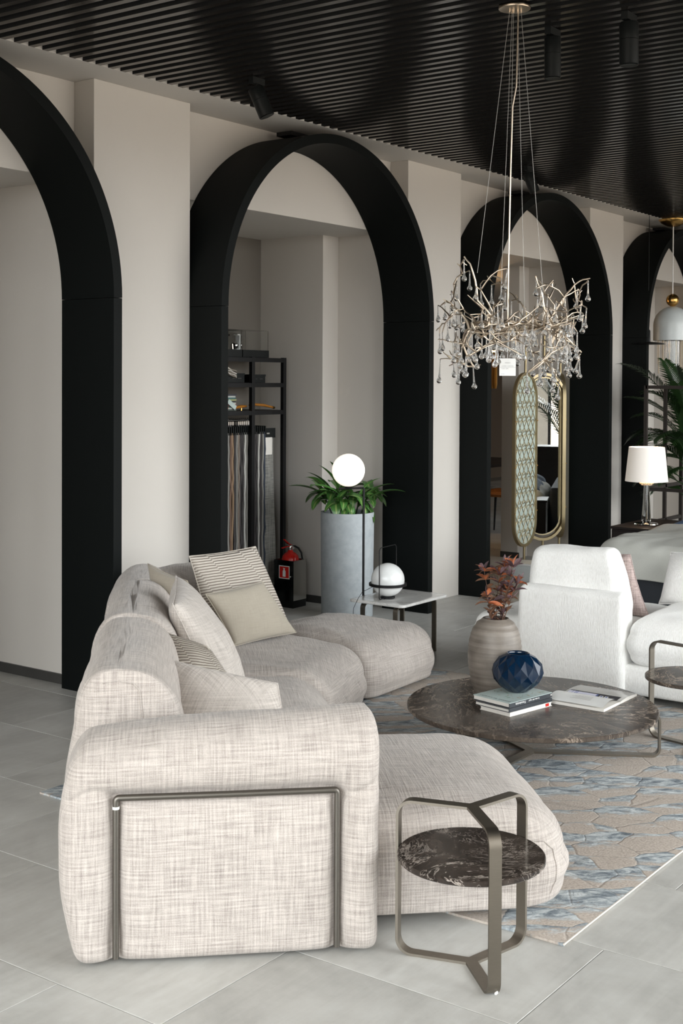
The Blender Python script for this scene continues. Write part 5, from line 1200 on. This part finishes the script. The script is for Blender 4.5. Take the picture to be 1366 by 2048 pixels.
# ------------------------------------------------------------------ branch chandelier with glass drops
CH = thing('branch_chandelier', 'champagne branch chandelier hung with clear glass drops over the coffee table', 'chandelier', (4.945, 2.68, 0))
C0 = Vector((4.945, 2.68, 0))
M['wire'] = plain('steel_wire', (0.30, 0.29, 0.27), 0.5, 0.4)
obj('canopy', MB().add(lathe([(0.045, 3.310), (0.068, 3.313), (0.070, 3.318), (0.068, 3.324), (0.04, 3.331)], seg=48)), 'champagne', CH, angle=50)
DROPS = [(4.867,2.88,2.236,0.085,0.002),(4.929,2.887,2.19,0.084,0.001),(4.89,2.931,2.128,0.067,-0.0),(5.051,2.902,2.137,0.088,0.006),(5.003,2.817,2.128,0.079,0.001),(5.119,2.83,2.163,0.087,-0.002),(4.713,2.577,2.169,0.077,-0.015),(4.769,2.914,2.045,0.074,-0.002),(4.9,2.963,2.101,0.079,0.006),(4.823,2.921,2.028,0.089,-0.003),(4.921,2.948,2.016,0.082,-0.001),(4.692,2.826,2.019,0.079,-0.0),(4.93,2.676,2.049,0.09,-0.002),(4.802,2.65,2.028,0.09,-0.0),(4.951,2.718,2.098,0.081,-0.004),(4.909,2.795,2.023,0.061,0.004),(4.659,2.697,2.094,0.05,-0.002),(4.771,2.673,2.013,0.062,0.002),(4.744,2.817,1.996,0.068,-0.002),(4.966,2.935,2.003,0.077,-0.002),(4.945,2.882,1.989,0.073,0.003),(4.74,2.666,1.98,0.075,-0.002),(5.148,2.67,2.155,0.064,-0.003),(5.103,2.397,2.136,0.08,-0.0),(5.147,2.467,2.107,0.076,-0.006),(5.037,2.397,2.046,0.084,-0.007),(5.063,2.384,2.016,0.083,-0.008),(5.206,2.469,2.002,0.082,-0.002),(4.978,2.443,2.064,0.065,-0.002),(4.892,2.514,2.103,0.078,-0.002),(5.236,2.708,2.087,0.084,-0.004),(5.201,2.642,2.08,0.095,-0.003),(4.973,2.484,2.045,0.087,-0.001),(5.248,2.624,2.061,0.092,-0.003),(4.992,2.655,2.026,0.061,-0.003),(5.107,2.61,1.992,0.055,0.004),(4.861,2.535,1.977,0.076,-0.003),(5.233,2.645,1.975,0.084,-0.0),(5.159,2.505,1.974,0.081,-0.003),(5.247,2.532,1.996,0.076,-0.004),(5.226,2.556,1.978,0.073,-0.004),(4.745,2.928,1.906,0.084,0.003),(4.749,2.916,1.912,0.075,0.002),(4.711,2.866,1.958,0.077,-0.0),(4.7,2.832,1.866,0.083,0.002),(4.674,2.794,1.887,0.075,0.002),(4.749,2.819,1.848,0.06,-0.0),(4.836,2.887,1.781,0.091,0.001),(4.649,2.738,1.804,0.076,-0.003),(4.912,2.856,1.762,0.088,0.007),(4.787,2.765,1.808,0.052,0.001),(4.761,2.795,1.876,0.085,0.005),(4.954,2.9,1.912,0.082,-0.0),(4.849,2.796,1.916,0.065,-0.003),(4.789,2.741,1.884,0.077,-0.002),(4.871,2.765,1.89,0.082,-0.003),(4.981,2.807,1.871,0.053,-0.0),(4.688,2.65,1.858,0.074,-0.0),(5.115,2.864,1.905,0.057,-0.002),(4.685,2.611,1.863,0.096,-0.009),(5.033,2.783,1.904,0.093,0.006),(5.108,2.772,1.906,0.095,0.003),(4.728,2.535,1.863,0.062,-0.001),(5.098,2.732,1.849,0.071,-0.002),(4.765,2.841,1.803,0.042,0.004),(4.841,2.869,1.781,0.042,-0.001),(4.654,2.695,1.836,0.045,-0.0),(4.696,2.617,1.858,0.076,0.007),(4.829,2.544,1.735,0.079,-0.0),(5.213,2.713,1.81,0.084,-0.004),(4.879,2.505,1.769,0.081,-0.002),(5.13,2.643,1.767,0.081,-0.0),(5.219,2.662,1.809,0.08,-0.002),(5.23,2.646,1.798,0.048,-0.002),(4.979,2.503,1.739,0.079,0.002),(4.99,2.499,1.742,0.043,0.001),(5.072,2.517,1.691,0.065,-0.006),(5.172,2.573,1.837,0.105,0.002),(4.941,2.42,1.862,0.081,-0.002),(5.176,2.514,1.843,0.089,0.001),(5.191,2.475,1.822,0.081,-0.022),(5.207,2.484,1.811,0.085,-0.0),(4.984,2.389,1.91,0.084,-0.002),(5.241,2.535,1.948,0.092,-0.0),(4.994,2.396,1.851,0.051,-0.002),(4.948,2.539,1.906,0.111,-0.007),(5.089,2.571,1.894,0.089,-0.004),(5.228,2.616,1.922,0.092,-0.003),(4.912,2.58,1.905,0.073,-0.002),(5.192,2.72,1.887,0.09,-0.0),(5.026,2.609,1.953,0.095,-0.0),(4.911,2.561,1.967,0.073,-0.002),(4.894,2.583,1.919,0.062,-0.001),(4.813,2.565,1.888,0.086,-0.003),(4.912,2.424,1.917,0.051,0.003),(4.973,2.421,1.949,0.053,-0.002),(5.13,2.573,1.852,0.053,-0.0)]
rc_ = random.Random(2)
nodes = []; ring = []
NR = 14
for k in range(NR):
    a = 2*math.pi*k/NR; p = RTv*math.cos(a)*0.19+FWv*math.sin(a)*0.17+Vector((0, 0, 1.93+0.02*math.sin(3*a)))+Vector((-0.004, -0.004, 0)); ring.append(p)
def wob(p, s): return p+Vector((rc_.uniform(-s, s), rc_.uniform(-s, s), rc_.uniform(-s, s)))
segs = [[] for _ in range(8)]
def addpath(pts, r0, r1, g):
    n = len(pts); segs[g % 8].append(tube(pts, [r0+(r1-r0)*i/(n-1) for i in range(n)], 6))
for k in range(NR):
    a, b = ring[k], ring[(k+1) % NR]; m = [a, wob(a.lerp(b, 0.25), 0.02), wob(a.lerp(b, 0.5), 0.02), wob(a.lerp(b, 0.75), 0.02), b]; addpath(m, 0.0056, 0.0050, k*8//NR)
    for q in m: nodes.append((q, k*8//NR, 0.0070))
for k in range(0, NR, 2):     # twigs crossing the middle
    a, b = ring[k], ring[(k+5) % NR]; m = [a]+[wob(a.lerp(b, u), 0.02)+Vector((0, 0, 0.012*math.sin(u*3.14))) for u in (0.2, 0.4, 0.6, 0.8)]+[b]; addpath(m, 0.0060, 0.0050, k*8//NR)
    for q in m: nodes.append((q, k*8//NR, 0.0055))
tg = [(Vector((x, y, z))-C0, ln, ox) for x, y, z, ln, ox in DROPS]
def core(p): return math.hypot(max(0, math.hypot(p.x, p.y)-0.18), (p.z-1.93))
tg.sort(key=lambda q: core(q[0]))
for p, ln, ox in tg:
    cp = core(p); best = None
    for q, g, r in nodes:
        cq = core(q)
        if cq > cp-0.01 and cp > 0.04: continue
        dd = (q-p).length*(1+0.15*rc_.random())
        if dd < 0.012: continue
        if best is None or dd < best[0]: best = (dd, q, g, r)
    dd, q, g, r = best; n = max(3, int(dd/0.028)); out = Vector((p.x, p.y, 0)).normalized() if p.xy.length > 1e-3 else Vector((1, 0, 0))
    pts = [q]
    for i in range(1, n+1):
        u = i/n; pt_ = q.lerp(p, u)+out*0.05*dd*math.sin(math.pi*u)+Vector((0, 0, 0.16*dd*math.sin(math.pi*u)*(1 if p.z > 1.90 else -0.3)))
        pts.append(wob(pt_, 0.0065) if i < n else p)
    r1 = max(0.0026, r*0.45); addpath(pts, max(0.0034, r*0.8), r1, g)
    for i, q2 in enumerate(pts[1:-1]): nodes.append((q2, g, r+(r1-r)*(i+1)/n))
    for i in range(1, n):      # little spurs
        if rc_.random() < 0.45:
            s0 = pts[i]; s1 = s0+Vector((rc_.uniform(-1, 1), rc_.uniform(-1, 1), rc_.uniform(-0.4, 1.0))).normalized()*rc_.uniform(0.008, 0.03); addpath([s0, wob(s0.lerp(s1, .5), 0.003), s1], 0.0032, 0.0018, g)
# thicket of shorter twigs, some carrying more drops
extra = []
base_nodes = list(nodes)
for i in range(190):
    q, g, r = rc_.choice(base_nodes)
    if q.z > 2.12 or q.z < 1.74: continue
    out = Vector((q.x, q.y, 0)).normalized(); d = (out*rc_.uniform(-0.2, 1.0)+Vector((rc_.uniform(-1, 1), rc_.uniform(-1, 1), rc_.uniform(-0.5, 0.9)))).normalized(); L_ = rc_.uniform(0.04, 0.12); pts = [q]; cur = q
    for k in range(4): d = (d+Vector((rc_.uniform(-1, 1), rc_.uniform(-1, 1), rc_.uniform(-0.6, 0.9)))*0.35).normalized(); cur = cur+d*L_/4; pts.append(cur)
    if math.hypot(cur.x, cur.y) > 0.35: continue
    addpath(pts, 0.0042, 0.0019, g)
    if len(extra) < 62 and cur.z < 2.05 and cur.z > 1.70: extra.append(cur.copy())
# signature long branches seen against the arch
for path in ([(4.899, 2.745, 1.965), (4.858, 2.804, 2.052), (4.853, 2.813, 2.139), (4.84, 2.833, 2.209), (4.825, 2.855, 2.242)], [(5.043, 2.547, 1.966), (5.082, 2.496, 2.076), (5.109, 2.462, 2.124), (5.128, 2.436, 2.146), (5.148, 2.409, 2.15)],
             [(5.03, 2.566, 2.01), (5.025, 2.576, 2.075), (5.013, 2.594, 2.13), (5.008, 2.602, 2.158)], [(4.817, 2.854, 1.856), (4.829, 2.836, 1.801), (4.841, 2.818, 1.773), (4.847, 2.809, 1.758)], [(5.041, 2.545, 1.836), (5.021, 2.571, 1.792), (5.002, 2.597, 1.766), (4.983, 2.622, 1.741)], [(5.061, 2.52, 1.879), (5.093, 2.475, 1.858), (5.111, 2.449, 1.836), (5.122, 2.434, 1.825)]):
    P = [Vector(q)-C0 for q in path]; st = min(ring, key=lambda q: (q-P[0]).length); pp = [st, (st+P[0])/2]+P
    fine = []
    for i in range(len(pp)-1): fine += [wob(pp[i].lerp(pp[i+1], u), 0.003) for u in (0, 0.5)]
    fine.append(pp[-1]); addpath(fine, 0.0070, 0.0036, 0)
for s in segs:
    mb = MB()
    for q in s: mb.add(q)
    obj('branch', mb, 'champagne', CH, angle=60)
# drop: slim glass stem swelling into a ball, origin at the top
def drop_mesh(ln):
    rb_ = 0.0118; pr = [(0.0004, 0), (0.0026, -0.0015), (0.0030, -0.006)]
    for i in range(6): u = i/5; pr.append((0.0026+0.0026*u**2.5, -0.008-(ln-rb_*1.25-0.008)*u))
    for i in range(1, 12): a = math.pi*0.22+math.pi*0.78*i/11; pr.append((max(0.0003, rb_*math.sin(a)), -ln+rb_*math.cos(a)))
    V, F = lathe(pr, seg=16, cap0=False, cap1=False); me = bpy.data.meshes.new('glass_drop'); me.from_pydata(V, [], [tuple(reversed(q)) for q in F]); me.polygons.foreach_set('use_smooth', [True]*len(me.polygons)); me.materials.append(M['glass']); return me
dmesh = {}
for x, y, z, ln, ox in DROPS:
    key = round(ln/0.008)*0.008; key = max(0.04, key)
    if key not in dmesh: dmesh[key] = drop_mesh(key)
    o = bpy.data.objects.new('glass_drop', dmesh[key]); COL.objects.link(o); o.parent = CH; p = Vector((x, y, z))-C0; o.location = p
    q = Vector((0, 0, -1)).rotation_difference((Vector((0, 0, -ln))+RTv*ox*0.9).normalized()); o.rotation_mode = 'QUATERNION'; o.rotation_quaternion = q
for p in extra:
    key = rc_.choice(sorted(dmesh)); o = bpy.data.objects.new('glass_drop', dmesh[key]); COL.objects.link(o); o.parent = CH; o.location = p; o.rotation_euler = (rc_.uniform(-.06, .06), rc_.uniform(-.06, .06), 0)
# cables and feed cord
for a, b in (((4.93, 2.695, 3.312), (4.859, 2.807, 2.17)), ((4.939, 2.682, 3.312), (4.938, 2.70, 1.95)), ((4.95, 2.668, 3.312), (4.979, 2.636, 1.95)), ((4.958, 2.656, 3.312), (5.03, 2.566, 1.98)), ((4.942, 2.69, 3.312), (4.975, 2.76, 1.95))):
    A, B = Vector(a)-C0, Vector(b)-C0; obj('cable', tube([A, A.lerp(B, .5), B], 0.0011, 6), 'wire', CH); obj('ferrule', tube([A, A.lerp(B, 0.012)], 0.0035, 8), 'champagne', CH)
A = Vector((4.952, 2.666, 3.31))-C0
cd = [A, A+RTv*-0.004+Vector((0, 0, -0.25)), A+RTv*-0.006+Vector((0, 0, -0.33)), A+RTv*-0.022+Vector((0, 0, -0.42)), A+RTv*-0.028+Vector((0, 0, -0.7)), A+RTv*-0.034+Vector((0, 0, -1.1)), A+RTv*-0.036+Vector((0, 0, -1.36))]
obj('feed_cord', tube(cd, 0.0036, 8), 'champagne', CH, angle=60)
obj('lamp_core', sphere((-0.02, 0.02, 1.935), 0.040, 24, 16, 0.8), 'champagne', CH, angle=80)
tgm = obj('price_tag', MB().box(-0.035, 0.035, -0.0004, 0.0004, -0.037, 0.037), 'magwhite', CH, smooth=False); tgm.location = Vector((4.825, 2.636, 1.759))-C0; tgm.rotation_euler = (0, 0, math.atan2(RTv.y, RTv.x)); tgm['label'] = 'white price tag'
obj('string', tube([(0, 0, 0.037), (0, 0.004, 0.09), (0.02, 0.05, 0.16)], 0.0008, 5), 'white', tgm)
M['tagink'] = plain('tag_ink', (0.22, 0.22, 0.24), 0.6)
for s_, x, z, sz in (('ARREDO', 0, 0.018, 0.006), ('LUSTER S. CRYSTAL', 0, 0.004, 0.006), ('CODE 12840', -0.012, -0.007, 0.0055), ('prezzo', -0.02, -0.029, 0.0055)): text('tag_text', s_, 'tagink', tgm, (x, -0.0007, z), (R(90), 0, 0), sz, ext=0.0001)
obj('tag_rule', MB().box(-0.032, 0.034, -0.0008, -0.0005, -0.0015, -0.0008), 'tagink', tgm, smooth=False)
